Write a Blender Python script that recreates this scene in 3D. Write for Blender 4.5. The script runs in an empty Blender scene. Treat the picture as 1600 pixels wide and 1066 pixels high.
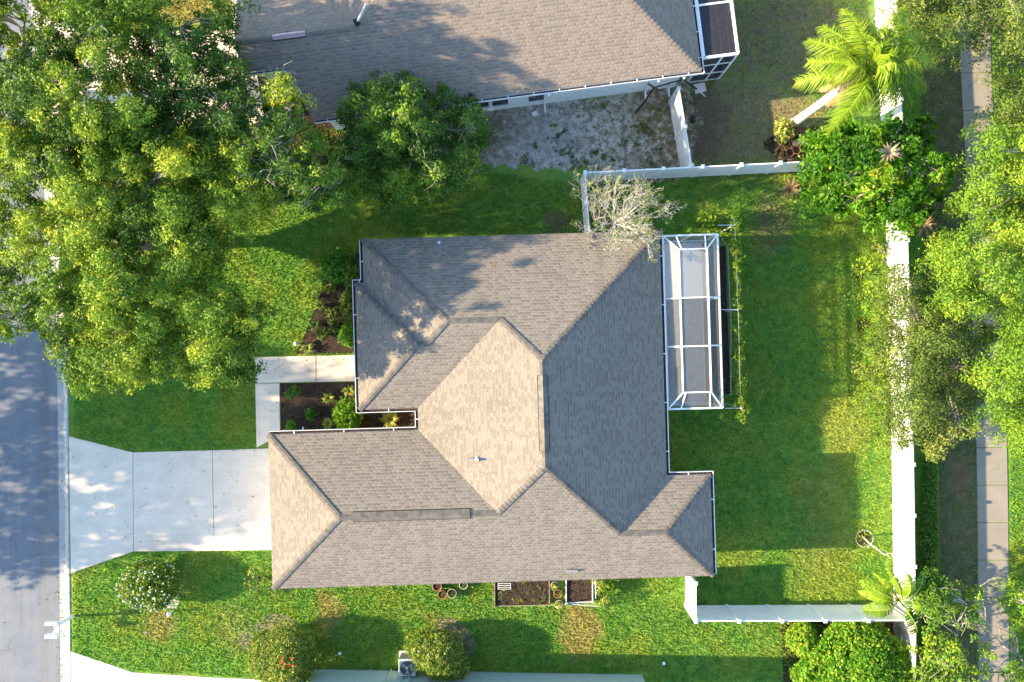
import bpy, math, random
import numpy as np
from mathutils import Vector, Matrix

# ------------------------------------------------------------------ camera, sky, sun
S = bpy.context.scene
COL = S.collection
CAM_H = 33.333
cam_d = bpy.data.cameras.new('camera'); cam_d.lens = 24; cam_d.sensor_width = 36
cam_d.clip_end = 2000; cam_d.clip_start = .1
cam = bpy.data.objects.new('camera', cam_d); COL.objects.link(cam)
cam.location = (0, 0, CAM_H); cam.rotation_euler = (0, 0, 0)
S.camera = cam
SUN_EL, SUN_AZ = math.radians(21), math.radians(2.5)      # light travels towards +x
wd = bpy.data.worlds.new('World'); S.world = wd; wd.use_nodes = True
sky = wd.node_tree.nodes.new('ShaderNodeTexSky'); sky.sky_type = 'NISHITA'; sky.sun_disc = False
sky.sun_elevation = SUN_EL; sky.sun_rotation = math.radians(-92.5)
sky.air_density = 1.0; sky.dust_density = 0.6; sky.ozone_density = 1.2
bg = wd.node_tree.nodes['Background']; bg.inputs[1].default_value = 0.14
tn = wd.node_tree.nodes.new('ShaderNodeMix'); tn.data_type = 'RGBA'; tn.blend_type = 'MULTIPLY'; tn.inputs[0].default_value = 1
tn.inputs[7].default_value = (.90, 1.0, 1.08, 1)
wd.node_tree.links.new(sky.outputs[0], tn.inputs[6]); wd.node_tree.links.new(tn.outputs[2], bg.inputs[0])
sun_d = bpy.data.lights.new('sun', 'SUN'); sun_d.energy = 4.7; sun_d.angle = math.radians(0.6)
sun_d.color = (1.0, 0.81, 0.53)
sun = bpy.data.objects.new('sun', sun_d); COL.objects.link(sun)
sd = Vector((math.cos(SUN_EL)*math.cos(SUN_AZ), math.cos(SUN_EL)*math.sin(SUN_AZ), -math.sin(SUN_EL)))
sun.rotation_euler = sd.to_track_quat('-Z', 'Y').to_euler(); sun.location = (-30, 0, 20)
S.view_settings.view_transform = 'Standard'; S.view_settings.look = 'None'
S.view_settings.exposure = 1.95; S.view_settings.gamma = 1
S.cycles.max_bounces = 6; S.cycles.transparent_max_bounces = 12

rng = np.random.default_rng(7); random.seed(7)
U = random.uniform

def W(px, py, z=0.0):                     # photo pixel + height -> world point
    k = (CAM_H - z)/CAM_H/32.0
    return Vector(((px-800)*k, (533-py)*k, z))

# ------------------------------------------------------------------ objects and meshes
def tag(o, label=None, cat=None, group=None, kind=None):
    if label: o['label'] = label
    if cat: o['category'] = cat
    if group: o['group'] = group
    if kind: o['kind'] = kind
    return o
def root(name, loc, label, cat, group=None):
    o = bpy.data.objects.new(name, None); o.empty_display_size = .3
    o.location = loc; COL.objects.link(o); o['org'] = list(loc)
    return tag(o, label, cat, group)
def org_of(o):
    while o.parent: o = o.parent
    return Vector(o['org']) if 'org' in o else Vector(o.location)
class MB:
    def __init__(s): s.v = []; s.f = []; s.sm = []
    def add(s, vs, fs, smooth=False):
        n = len(s.v); s.v += [tuple(v) for v in vs]; s.f += [tuple(i+n for i in f) for f in fs]; s.sm += [smooth]*len(fs)
        return s
    def box(s, c, size, rz=0.0, bev=0.0):
        x, y, z = [d/2 for d in size]; R = Matrix.Rotation(rz, 3, 'Z'); c = Vector(c)
        if bev <= 0:
            P = [(-x,-y,-z),(x,-y,-z),(x,y,-z),(-x,y,-z),(-x,-y,z),(x,-y,z),(x,y,z),(-x,y,z)]
            F = [(0,3,2,1),(4,5,6,7),(0,1,5,4),(1,2,6,5),(2,3,7,6),(3,0,4,7)]
            return s.add([c+R@Vector(p) for p in P], F)
        b = bev; P = []
        for (X,Y,Z) in ((x-b,y-b,-z),(x,y,-z+b),(x,y,z-b),(x-b,y-b,z)):
            cx, cy = X, Y
            for sx, sy in ((-1,-1),(1,-1),(1,1),(-1,1)): P.append((sx*cx, sy*cy, Z))
        F = [(3,2,1,0),(12,13,14,15)]
        for k in range(3):
            for i in range(4): j=(i+1)%4; F.append((4*k+i,4*k+j,4*k+4+j,4*k+4+i))
        return s.add([c+R@Vector(p) for p in P], F)
    def prism(s, pts, z0, z1):
        n = len(pts)
        a = sum(pts[i][0]*pts[(i+1)%n][1]-pts[(i+1)%n][0]*pts[i][1] for i in range(n))
        if a < 0: pts = pts[::-1]
        vs = [(p[0],p[1],z0) for p in pts]+[(p[0],p[1],z1) for p in pts]
        F = [tuple(range(n-1,-1,-1)), tuple(range(n,2*n))]+[(i,(i+1)%n,n+(i+1)%n,n+i) for i in range(n)]
        return s.add(vs, F)
    def tube(s, pts, rad, n=6, cap=True):
        pts = [Vector(p) for p in pts]
        if not isinstance(rad, (list, tuple)): rad = [rad]*len(pts)
        rings = []; prev = None
        for i, p in enumerate(pts):
            d = (pts[min(i+1,len(pts)-1)]-pts[max(i-1,0)])
            d = d.normalized() if d.length > 1e-9 else Vector((0,0,1))
            a = prev if prev is not None else (Vector((0,0,1)) if abs(d.z) < .9 else Vector((1,0,0)))
            x = (a - d*a.dot(d)); x = x.normalized() if x.length > 1e-6 else d.orthogonal().normalized()
            prev = x; y = d.cross(x)
            rings.append([p+(x*math.cos(2*math.pi*k/n)+y*math.sin(2*math.pi*k/n))*rad[i] for k in range(n)])
        vs = [v for r in rings for v in r]; F = []
        for i in range(len(pts)-1):
            for k in range(n): F.append((i*n+k, i*n+(k+1)%n, (i+1)*n+(k+1)%n, (i+1)*n+k))
        s.add(vs, F, True)
        if cap: s.add(rings[0], [tuple(range(n-1,-1,-1))]); s.add(rings[-1], [tuple(range(n))])
        return s
    def bar(s, a, b, w, h=None):           # square section bar
        a, b = Vector(a), Vector(b); d = (b-a).normalized(); h = h or w
        up = Vector((0,0,1)) if abs(d.z) < .95 else Vector((0,1,0))
        x = d.cross(up).normalized()*w/2; y = x.cross(d).normalized()*h/2
        P = [a-x-y,a+x-y,a+x+y,a-x+y,b-x-y,b+x-y,b+x+y,b-x+y]
        return s.add(P, [(0,3,2,1),(4,5,6,7),(0,1,5,4),(1,2,6,5),(2,3,7,6),(3,0,4,7)])
    def lathe(s, prof, c, n=20):
        c = Vector(c); vs = []
        for r, z in prof:
            for k in range(n): t = 2*math.pi*k/n; vs.append((c.x+r*math.cos(t), c.y+r*math.sin(t), c.z+z))
        F = []
        for i in range(len(prof)-1):
            for k in range(n): F.append((i*n+k, i*n+(k+1)%n, (i+1)*n+(k+1)%n, (i+1)*n+k))
        return s.add(vs, F, True)
    def build(s, name, mat, parent=None, loc=None, uv=False, fix=False):
        o0 = org_of(parent) if parent else Vector(loc or (0,0,0))
        me = bpy.data.meshes.new(name)
        me.from_pydata([(v[0]-o0.x, v[1]-o0.y, v[2]-o0.z) for v in s.v], [], s.f)
        me.polygons.foreach_set('use_smooth', s.sm)
        me.materials.append(mat)
        if uv:
            L = me.uv_layers.new(name='UVMap'); data = np.zeros(len(me.loops)*2, 'f')
            for p in me.polygons:
                n = p.normal
                al = Vector((0,0,1)).cross(n)
                al = al.normalized() if al.length > 1e-4 else Vector((1,0,0))
                up = n.cross(al)
                for li in p.loop_indices:
                    q = me.vertices[me.loops[li].vertex_index].co
                    data[2*li] = q.dot(al); data[2*li+1] = q.dot(up)
            L.data.foreach_set('uv', data)
        me.update()
        o = bpy.data.objects.new(name, me); COL.objects.link(o)
        if parent: o.parent = parent
        else: o.location = o0
        return o

def np_mesh(name, V, F4, mat, tint=None, parent=None, loc=(0,0,0), nv=4):   # big meshes of loose leaves
    o0 = np.array(org_of(parent) if parent else loc, 'f')
    me = bpy.data.meshes.new(name); nF = len(F4)
    me.vertices.add(len(V)); me.vertices.foreach_set('co', (V-o0).astype('f').ravel())
    me.loops.add(nF*nv); me.loops.foreach_set('vertex_index', F4.astype('i').ravel())
    me.polygons.add(nF); me.polygons.foreach_set('loop_start', np.arange(0, nF*nv, nv, dtype='i'))
    me.polygons.foreach_set('loop_total', np.full(nF, nv, 'i'))
    me.materials.append(mat)
    if tint is not None:
        at = me.attributes.new('tint', 'FLOAT', 'FACE'); at.data.foreach_set('value', tint.astype('f'))
    me.update(calc_edges=True)
    o = bpy.data.objects.new(name, me); COL.objects.link(o)
    if parent: o.parent = parent
    else: o.location = tuple(float(x) for x in loc)
    return o

def pip(P, poly):                          # points in polygon
    P = np.asarray(P, float); poly = np.asarray(poly, float); r = np.zeros(len(P), bool)
    x, y = P[:,0], P[:,1]; n = len(poly)
    for i in range(n):
        x0,y0 = poly[i]; x1,y1 = poly[(i+1)%n]
        if y0 == y1: continue
        c = ((y0 > y) != (y1 > y)) & (x < (x1-x0)*(y-y0)/(y1-y0)+x0)
        r ^= c
    return r
def pdist(P, poly):                        # distance to the outline
    P = np.asarray(P, float); poly = np.asarray(poly, float); d = np.full(len(P), 1e9); n = len(poly)
    for i in range(n):
        a = poly[i]; b = poly[(i+1)%n]; ab = b-a; L = ab@ab
        t = np.clip(((P-a)@ab)/max(L,1e-9), 0, 1); q = a+t[:,None]*ab
        d = np.minimum(d, np.hypot(*(P-q).T))
    return d

# ------------------------------------------------------------------ materials
class NT:
    def __init__(s, name):
        s.m = bpy.data.materials.new(name); s.m.use_nodes = True; s.t = s.m.node_tree
        s.b = s.t.nodes['Principled BSDF']; s.out = s.t.nodes['Material Output']
    def n(s, typ, ins=None, **kw):
        nd = s.t.nodes.new(typ)
        for k, v in kw.items(): setattr(nd, k, v)
        for k, v in (ins or {}).items():
            if hasattr(v, 'is_linked') or isinstance(v, bpy.types.NodeSocket): s.t.links.new(v, nd.inputs[k])
            else: nd.inputs[k].default_value = v
        return nd
    def link(s, a, b): s.t.links.new(a, b)
    def pos(s): return s.n('ShaderNodeNewGeometry').outputs['Position']
    def noise(s, scale, detail=4, rough=.55, vec=None, dist=0):
        return s.n('ShaderNodeTexNoise', {'Scale': scale, 'Detail': detail, 'Roughness': rough, 'Distortion': dist, 'Vector': vec if vec is not None else s.pos()}).outputs['Fac']
    def mr(s, v, a, b, c=0.0, d=1.0, smooth=True):
        return s.n('ShaderNodeMapRange', {0: v, 1: a, 2: b, 3: c, 4: d}, interpolation_type='SMOOTHSTEP' if smooth else 'LINEAR').outputs[0]
    def math(s, op, a, b=0.0, clamp=False):
        return s.n('ShaderNodeMath', {0: a, 1: b}, operation=op, use_clamp=clamp).outputs[0]
    def mix(s, f, a, b, typ='MIX'):
        nd = s.t.nodes.new('ShaderNodeMix'); nd.data_type = 'RGBA'; nd.blend_type = typ
        for k, v in ((0, f), (6, a), (7, b)):
            if isinstance(v, bpy.types.NodeSocket): s.link(v, nd.inputs[k])
            elif k == 0: nd.inputs[k].default_value = v
            else: nd.inputs[k].default_value = (*v, 1) if len(v) == 3 else v
        return nd.outputs[2]
    def bump(s, h, strength=.5, dist=.02):
        b = s.n('ShaderNodeBump', {'Height': h, 'Strength': strength, 'Distance': dist})
        s.link(b.outputs[0], s.b.inputs['Normal'])
    def color(s, c):
        if isinstance(c, bpy.types.NodeSocket): s.link(c, s.b.inputs['Base Color'])
        else: s.b.inputs['Base Color'].default_value = (*c, 1)
    def set(s, rough=.8, spec=.3, metal=0.0):
        s.b.inputs['Roughness'].default_value = rough; s.b.inputs['Specular IOR Level'].default_value = spec
        s.b.inputs['Metallic'].default_value = metal; return s.m
    def ellipse(s, px, py, rx, ry, soft=.5, wob=None):      # soft wear patch at a place on the ground
        c = W(px, py); p = wob if wob is not None else s.pos()
        v = s.n('ShaderNodeVectorMath', {0: p, 1: (c.x, c.y, 0)}, operation='SUBTRACT').outputs[0]
        v = s.n('ShaderNodeVectorMath', {0: v, 1: (32/rx, 32/ry, 0)}, operation='MULTIPLY').outputs[0]
        l = s.n('ShaderNodeVectorMath', {0: v}, operation='LENGTH').outputs[1]
        return s.mr(l, 1.0+soft, 1.0-soft, 0, 1)
    def wobble(s, amp=.8, scale=.8):
        nz = s.n('ShaderNodeTexNoise', {'Scale': scale, 'Detail': 5, 'Vector': s.pos()}).outputs['Color']
        v = s.n('ShaderNodeVectorMath', {0: nz, 1: (.5,.5,.5)}, operation='SUBTRACT').outputs[0]
        v = s.n('ShaderNodeVectorMath', {0: v, 1: (amp,amp,0)}, operation='MULTIPLY').outputs[0]
        return s.n('ShaderNodeVectorMath', {0: v, 1: s.pos()}, operation='ADD').outputs[0]

def plain(name, col, rough=.6, spec=.3, metal=0.0, var=.12, scale=6, bump=0.0):
    t = NT(name); f = t.mr(t.noise(scale, 6), .3, .7)
    lo = tuple(c*(1-var) for c in col); hi = tuple(min(1, c*(1+var)) for c in col)
    t.color(t.mix(f, lo, hi))
    if bump: t.bump(t.noise(scale*8, 4), bump, .01)
    return t.set(rough, spec, metal)

def mat_lawn():
    t = NT('lawn grass'); w = t.wobble(1.6, 1.1)
    fine = t.noise(28, 3, .7); mid = t.noise(2.2, 5, .6); big = t.noise(.35, 4, .6)
    c = t.mix(t.mr(mid, .35, .65), (.112,.262,.048), (.185,.330,.050))
    c = t.mix(t.mr(big, .42, .66), c, (.235,.315,.050))
    c = t.mix(t.math('MULTIPLY', t.mr(fine, .45, .75), .5), c, (.038,.105,.024))
    def patch(c, lst, col, amt):
        acc = None
        for e in lst:
            v = t.math('MULTIPLY', t.ellipse(*e[:4], soft=.55, wob=w), e[4])
            acc = v if acc is None else t.math('MAXIMUM', acc, v)
        f = t.mr(t.math('ADD', acc, t.math('MULTIPLY', t.math('SUBTRACT', t.noise(8, 6, .75), .5), 1.3)), .25, 1.15)
        return t.mix(t.math('MULTIPLY', f, min(1, amt*.9), True), c, col)
    # dry straw-coloured wear
    c = patch(c, [(250,975,34,32,.9),(515,955,24,42,.95),(905,985,34,52,1.0),(365,985,34,50,.65),(395,1015,40,40,.5),
                  (1235,180,60,30,.9),(300,-10,100,60,1.0),(690,970,40,14,.6),(1255,978,34,12,.8),(1395,945,34,14,.7),
                  (215,655,60,26,.25),(1060,1010,50,30,.2)], (.36,.285,.110), .85)
    c = patch(c, [(1320,665,52,56,.9),(1268,890,50,60,.7),(1310,790,40,80,.4),(1380,760,30,120,.5),(1060,960,80,60,.4)], (.30,.33,.070), .9)
    # worn, greyish thin lawn
    c = patch(c, [(1205,350,36,60,.8),(1290,790,60,110,.5),(1170,600,50,110,.25),(1150,190,120,85,1.0),(1230,60,120,100,.9),(1300,30,60,60,.5),
                  (870,290,60,70,.3),(870,345,26,20,.9),(620,180,260,50,.4)], (.21,.175,.105), 1.0)
    # the overgrown strip beyond the long fence and bare dirt
    c = patch(c, [(1486,x,44,130,.70) for x in (-40,180,400,560)]+[(1496,x,32,120,.75) for x in (700,850,1000)], (.150,.120,.070), .95)
    c = patch(c, [(1105,195,40,66,1.0)], (.16,.115,.085), 1.3)
    yd = t.math('MULTIPLY', t.ellipse(1215,80,170,190,.3,w), t.mr(t.noise(1.6, 6, .75), .45, .60)); c = t.mix(t.math('MULTIPLY', yd, .75), c, (.20,.165,.115))
    yd = t.math('MULTIPLY', t.ellipse(1215,80,170,190,.3,w), t.mr(t.noise(4.5, 6, .75), .52, .62)); c = t.mix(t.math('MULTIPLY', yd, .6), c, (.085,.12,.035))
    acc = None
    for e in [(985,215,100,72),(860,205,110,62),(775,205,55,55),(1030,190,60,90),(1010,262,70,22),(690,215,60,50)]:
        v = t.ellipse(*e, soft=.22, wob=w); acc = v if acc is None else t.math('MAXIMUM', acc, v)
    sc = t.mix(t.mr(t.noise(1.0, 6, .7), .35, .65), (.42,.35,.26), (.68,.61,.51))
    sc = t.mix(t.mr(t.noise(3.2, 6, .75), .45, .60), sc, (.20,.165,.10))
    sc = t.mix(t.mr(t.noise(5.5, 5, .75), .54, .62), sc, (.085,.105,.03))
    sc = t.mix(t.math('MULTIPLY', t.mr(t.noise(26, 3, .8), .6, .68), .85), sc, (.06,.055,.04))
    sc = t.mix(t.math('MULTIPLY', t.ellipse(835,215,75,50,.6,w), .45), sc, (.48,.46,.44))
    bb_ = t.math('MAXIMUM', t.ellipse(1040,190,50,90,.6,w), t.ellipse(700,200,110,50,.6,w))
    sc = t.mix(t.math('MULTIPLY', bb_, t.mr(t.noise(2.5, 5, .7), .35, .6)), sc, (.16,.125,.06))
    c = t.mix(t.mr(t.math('ADD', acc, t.math('MULTIPLY', t.math('SUBTRACT', t.noise(4, 6, .75), .5), 1.6)), .38, .62), c, sc)
    t.color(c); t.bump(t.noise(40, 3, .8), .9, .05)
    return t.set(.9, .1)
def mat_blade():
    m = mat_lawn(); m.name = 'grass blades'; t = m.node_tree
    b = t.nodes['Principled BSDF']; lk = b.inputs['Normal'].links[0]; t.links.remove(lk)
    src = b.inputs['Base Color'].links[0].from_socket
    at = t.nodes.new('ShaderNodeAttribute'); at.attribute_name = 'tint'
    mx = t.nodes.new('ShaderNodeMix'); mx.data_type = 'RGBA'; mx.blend_type = 'MULTIPLY'; mx.inputs[0].default_value = 1
    rp = t.nodes.new('ShaderNodeValToRGB'); rp.color_ramp.elements[0].color = (.95,.95,.75,1); rp.color_ramp.elements[1].color = (1.95,1.7,1.15,1)
    t.links.new(at.outputs['Fac'], rp.inputs[0]); t.links.new(src, mx.inputs[6]); t.links.new(rp.outputs[0], mx.inputs[7])
    t.links.new(mx.outputs[2], b.inputs['Base Color'])
    tr = t.nodes.new('ShaderNodeBsdfTranslucent'); ms = t.nodes.new('ShaderNodeMixShader'); ms.inputs[0].default_value = .45
    t.links.new(mx.outputs[2], tr.inputs[0]); t.links.new(b.outputs[0], ms.inputs[1]); t.links.new(tr.outputs[0], ms.inputs[2])
    t.links.new(ms.outputs[0], t.nodes['Material Output'].inputs[0])
    return m

def mat_leaf(name, stops, trans=.20, rough=.6, spec=.12):
    t = NT(name); at = t.n('ShaderNodeAttribute'); at.attribute_name = 'tint'
    rp = t.n('ShaderNodeValToRGB', {0: at.outputs['Fac']}); cr = rp.color_ramp
    while len(cr.elements) < len(stops): cr.elements.new(.5)
    for e, (p, c) in zip(cr.elements, stops): e.position = p; e.color = (*c, 1)
    t.color(rp.outputs[0]); t.set(rough, spec)
    tr = t.n('ShaderNodeBsdfTranslucent', {0: t.mix(1.0, rp.outputs[0], (1.25,1.15,.6), 'MULTIPLY')})
    ms = t.n('ShaderNodeMixShader', {0: trans, 1: t.b.outputs[0], 2: tr.outputs[0]})
    t.link(ms.outputs[0], t.out.inputs[0]); return t.m

def mat_shingle(name, c1, c2, dark, mottle=1.0):
    t = NT(name); uv = t.n('ShaderNodeTexCoord').outputs['UV']
    br = t.n('ShaderNodeTexBrick', {'Vector': uv, 'Color1': (0,0,0,1), 'Color2': (1,1,1,1), 'Mortar': (0,0,0,1), 'Scale': 1.0,
             'Mortar Size': .0, 'Bias': 0.0, 'Brick Width': .20, 'Row Height': .145}, offset=.37, offset_frequency=2)
    br.squash = 1.0
    sep = t.n('ShaderNodeSeparateXYZ', {0: uv})
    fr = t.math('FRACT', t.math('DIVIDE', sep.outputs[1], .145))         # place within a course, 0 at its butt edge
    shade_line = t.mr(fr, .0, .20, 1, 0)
    tabs = br.outputs['Color']
    tb = t.n('ShaderNodeSeparateColor', {0: tabs}).outputs[0]
    c = t.mix(t.mr(tb, .1, .9, smooth=False), tuple(a*.45+b_*.55 for a, b_ in zip(c1, c2)), c2)
    dash = t.math('MULTIPLY', t.mr(tb, .50, .58), t.mr(fr, .55, .85, 1, 0))
    c = t.mix(t.math('MULTIPLY', dash, .85), c, tuple(a*.62 for a in c1))
    alt = t.n('ShaderNodeTexBrick', {'Vector': uv, 'Color1': (0,0,0,1), 'Color2': (0,0,0,1), 'Mortar': (1,1,1,1), 'Scale': 1.0,
             'Mortar Size': .028, 'Mortar Smooth': .3, 'Brick Width': .20, 'Row Height': .145}, offset=.37, offset_frequency=2)
    ln = alt.outputs['Fac']
    c = t.mix(t.math('MULTIPLY', ln, .28), c, dark)
    gr = t.noise(60, 3, .8); c = t.mix(t.mr(gr, .3, .75), c, tuple(x*1.18 for x in c2))
    c = t.mix(t.math('MULTIPLY', t.mr(t.noise(.45, 5, .6), .45, .8), .18*mottle), c, tuple(x*.62 for x in c1))
    c = t.mix(t.math('MULTIPLY', t.mr(t.noise(3.1, 4, .7), .5, .8), .35*mottle), c, tuple(x*1.15 for x in c2))
    st = t.n('ShaderNodeVectorMath', {0: uv, 1: (2.2,.22,1)}, operation='MULTIPLY').outputs[0]
    c = t.mix(t.math('MULTIPLY', t.mr(t.noise(1.0, 5, .65, vec=st), .48, .75), .18*mottle), c, tuple(x*.66 for x in c1))
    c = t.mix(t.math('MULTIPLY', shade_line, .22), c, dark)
    t.color(c)
    h = t.math('ADD', t.math('MULTIPLY', ln, -1.0), t.math('MULTIPLY', tb, .6)); h = t.math('ADD', h, t.math('MULTIPLY', gr, .5))
    t.bump(h, .6, .012); return t.set(.92, .15)

def mat_concrete(name, base, stain=.25, crack=True, cs=.35):
    t = NT(name); c = t.mix(t.mr(t.noise(1.1, 6, .65), .3, .7), tuple(x*.90 for x in base), tuple(min(1,x*1.06) for x in base))
    c = t.mix(t.math('MULTIPLY', t.mr(t.noise(35, 4, .8), .4, .8), .25), c, tuple(x*.75 for x in base))
    c = t.mix(t.math('MULTIPLY', t.mr(t.noise(.5, 5, .7), .5, .75), stain), c, tuple(x*.7 for x in base))
    mp = t.n('ShaderNodeVectorMath', {0: t.pos(), 1: (.22,1.8,1)}, operation='MULTIPLY').outputs[0]
    c = t.mix(t.math('MULTIPLY', t.mr(t.noise(1.2, 5, .65, vec=mp), .45, .75), .30), c, tuple(x*.72 for x in base))
    c = t.mix(t.math('MULTIPLY', t.mr(t.noise(6, 2, .5), .68, .74), .35), c, tuple(x*.5 for x in base))
    if crack:
        w = t.wobble(1.2, 1.3)
        vo = t.n('ShaderNodeTexVoronoi', {'Vector': w, 'Scale': cs}, feature='DISTANCE_TO_EDGE').outputs[0]
        f = t.math('MULTIPLY', t.mr(vo, .0, .008, 1, 0), t.mr(t.noise(.6, 3), .54, .62))
        c = t.mix(t.math('MULTIPLY', f, .6), c, tuple(x*.35 for x in base))
    t.color(c); t.bump(t.noise(90, 3, .8), .25, .004); return t.set(.85, .25)

def mat_asphalt():
    t = NT('road asphalt'); w = t.wobble(.5, 2.0)
    c = t.mix(t.mr(t.noise(.9, 6, .7), .3, .7), (.150,.165,.190), (.195,.207,.228))
    c = t.mix(t.math('MULTIPLY', t.mr(t.noise(70, 3, .9), .45, .75), .5), c, (.11,.11,.11))
    sx = t.n('ShaderNodeSeparateXYZ', {0: t.pos()}).outputs[0]
    c = t.mix(t.math('MULTIPLY', t.mr(t.math('ABSOLUTE', t.math('ADD', sx, 22.9)), 0, .55, 1, 0), .45), c, (.14,.135,.13))
    mp = t.n('ShaderNodeVectorMath', {0: t.pos(), 1: (2.6,.10,1)}, operation='MULTIPLY').outputs[0]
    c = t.mix(t.math('MULTIPLY', t.mr(t.noise(1.0, 4, .6, vec=mp), .42, .7), .45), c, (.23,.225,.22))
    c = t.mix(t.math('MULTIPLY', t.mr(t.noise(2.2, 3, .6, vec=mp), .58, .75), .4), c, (.10,.10,.105))
    vo = t.n('ShaderNodeTexVoronoi', {'Vector': w, 'Scale': .55}, feature='DISTANCE_TO_EDGE').outputs[0]
    f = t.math('MULTIPLY', t.mr(vo, .0, .010, 1, 0), t.mr(t.noise(.8, 3), .45, .55))
    c = t.mix(t.math('MULTIPLY', f, .6), c, (.07,.07,.07))
    t.color(c); t.bump(t.noise(120, 3, .9), .5, .006); return t.set(.85, .25)

def mat_mulch():
    t = NT('brown mulch'); vo = t.n('ShaderNodeTexVoronoi', {'Vector': t.wobble(.2, 9), 'Scale': 22, 'Randomness': 1.0})
    f = t.n('ShaderNodeSeparateColor', {0: vo.outputs['Color']}).outputs[0]
    c = t.mix(f, (.018,.013,.010), (.115,.080,.055)); c = t.mix(t.mr(t.noise(1.3, 5), .4, .7), c, (.055,.040,.028))
    t.color(c); t.bump(t.math('ADD', vo.outputs[0], t.noise(30, 4)), 1.0, .05); return t.set(.95, .1)

M = {}
M['lawn'] = mat_lawn(); M['blade'] = mat_blade(); M['asphalt'] = mat_asphalt(); M['mulch'] = mat_mulch()
M['conc'] = mat_concrete('driveway concrete', (.74,.62,.49), .25)
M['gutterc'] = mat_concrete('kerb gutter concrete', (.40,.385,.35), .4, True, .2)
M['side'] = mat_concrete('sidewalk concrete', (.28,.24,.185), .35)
M['shingle'] = mat_shingle('main roof shingles', (.100,.090,.079), (.240,.203,.163), (.055,.050,.046))
M['shingle2'] = mat_shingle('neighbour roof shingles', (.195,.158,.130), (.268,.214,.168), (.085,.074,.068), .5)
M['cap'] = plain('ridge cap shingle', (.140,.124,.106), .9, .1, var=.25, scale=4, bump=.4)
M['wall'] = plain('cream stucco', (.62,.56,.46), .85, .2, var=.05, bump=.3)
M['wall_n'] = plain('pale grey green stucco', (.70,.73,.68), .85, .2, var=.05, bump=.3)
M['wall_s'] = plain('sage green stucco', (.36,.47,.43), .85, .2, var=.05, bump=.3)
M['white'] = plain('white aluminium', (.78,.78,.76), .45, .4, var=.05)
M['vinyl'] = plain('white vinyl', (.80,.80,.78), .4, .4, var=.04, scale=2)
M['vinyl_old'] = plain('weathered white vinyl', (.62,.62,.58), .55, .3, var=.15, scale=2)
M['glass'] = plain('window glass', (.03,.035,.04), .08, .6, var=.1)
M['black'] = plain('black steel', (.02,.02,.022), .45, .4)
M['dark'] = plain('dark gap', (.03,.03,.03), .9, .1)
M['grey_m'] = plain('galvanised grey metal', (.42,.43,.44), .4, .5, .6)
M['grey_l'] = plain('light grey painted metal', (.55,.56,.55), .5, .4)
M['terra'] = plain('terracotta', (.33,.135,.07), .8, .2, var=.2)
M['pot_g'] = plain('grey plastic pot', (.35,.32,.29), .6, .3)
M['soil'] = plain('potting soil', (.05,.035,.025), .95, .1, var=.4, scale=30, bump=.8)
M['timber'] = plain('weathered timber', (.24,.19,.14), .85, .2, var=.3, scale=12, bump=.5)
M['pink'] = plain('faded pink vent strip', (.52,.35,.36), .7, .2)
M['lead'] = plain('lead flashing', (.22,.22,.23), .6, .4)
M['deck'] = plain('lanai floor', (.50,.455,.395), .7, .3, var=.1, scale=3)
M['deck2'] = plain('pale lanai floor', (.74,.69,.62), .7, .3, var=.14, scale=22)
M['bark'] = plain('oak bark', (.11,.095,.08), .9, .15, var=.4, scale=9, bump=1.0)
M['bark_pale'] = plain('pale bark', (.24,.21,.17), .85, .2, var=.3, scale=9, bump=.8)
M['bark_dead'] = plain('bleached twigs', (.40,.37,.32), .85, .2, var=.25, scale=9, bump=.6)
M['boot'] = plain('tan palm boots', (.42,.27,.13), .85, .2, var=.4, scale=12, bump=1.0)
M['petal'] = plain('white petals', (.80,.80,.70), .6, .2)
M['petal_r'] = plain('red petals', (.65,.10,.04), .6, .2)
M['stone'] = plain('pale edging stone', (.36,.35,.29), .8, .2, var=.2, scale=8, bump=.5)
M['leaf_oak'] = mat_leaf('oak leaves', [(0,(.042,.092,.014)),(.4,(.135,.235,.024)),(.75,(.265,.365,.034)),(1,(.44,.45,.04))])
M['leaf_dark'] = mat_leaf('dark leaves', [(0,(.028,.070,.014)),(.5,(.080,.165,.022)),(.85,(.160,.260,.028)),(1,(.42,.43,.035))])
M['leaf_fresh'] = mat_leaf('fresh leaves', [(0,(.042,.100,.012)),(.45,(.118,.225,.020)),(.8,(.200,.310,.026)),(1,(.32,.37,.03))])
M['leaf_glossy'] = mat_leaf('glossy leaves', [(0,(.025,.095,.010)),(.5,(.085,.235,.014)),(.85,(.165,.355,.018)),(1,(.36,.42,.04))], .4, .45, .25)
M['leaf_dusty'] = mat_leaf('dusty leaves', [(0,(.045,.075,.016)),(.5,(.120,.175,.030)),(.85,(.21,.26,.048)),(1,(.36,.35,.10))])
M['leaf_hedge'] = mat_leaf('clipped hedge leaves', [(0,(.035,.080,.012)),(.4,(.105,.190,.022)),(.75,(.23,.30,.040)),(1,(.48,.44,.12))])
M['frond'] = mat_leaf('palm fronds', [(0,(.045,.100,.010)),(.5,(.17,.29,.015)),(.85,(.32,.42,.025)),(1,(.50,.52,.08))], .45, .45, .2)
M['frond_dead'] = mat_leaf('dry fronds', [(0,(.20,.11,.05)),(.5,(.36,.22,.11)),(1,(.50,.38,.22))], .2, .8, .1)

# screen mesh: half see-through woven cloth
def mat_screen(name, col, a):
    t = NT(name); t.color(col); t.set(.8, .1); t.b.inputs['Alpha'].default_value = a; return t.m
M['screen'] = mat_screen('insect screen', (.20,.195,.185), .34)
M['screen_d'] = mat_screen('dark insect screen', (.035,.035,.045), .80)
M['screen_p'] = mat_screen('pale insect screen', (.55,.54,.50), .30)

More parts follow.
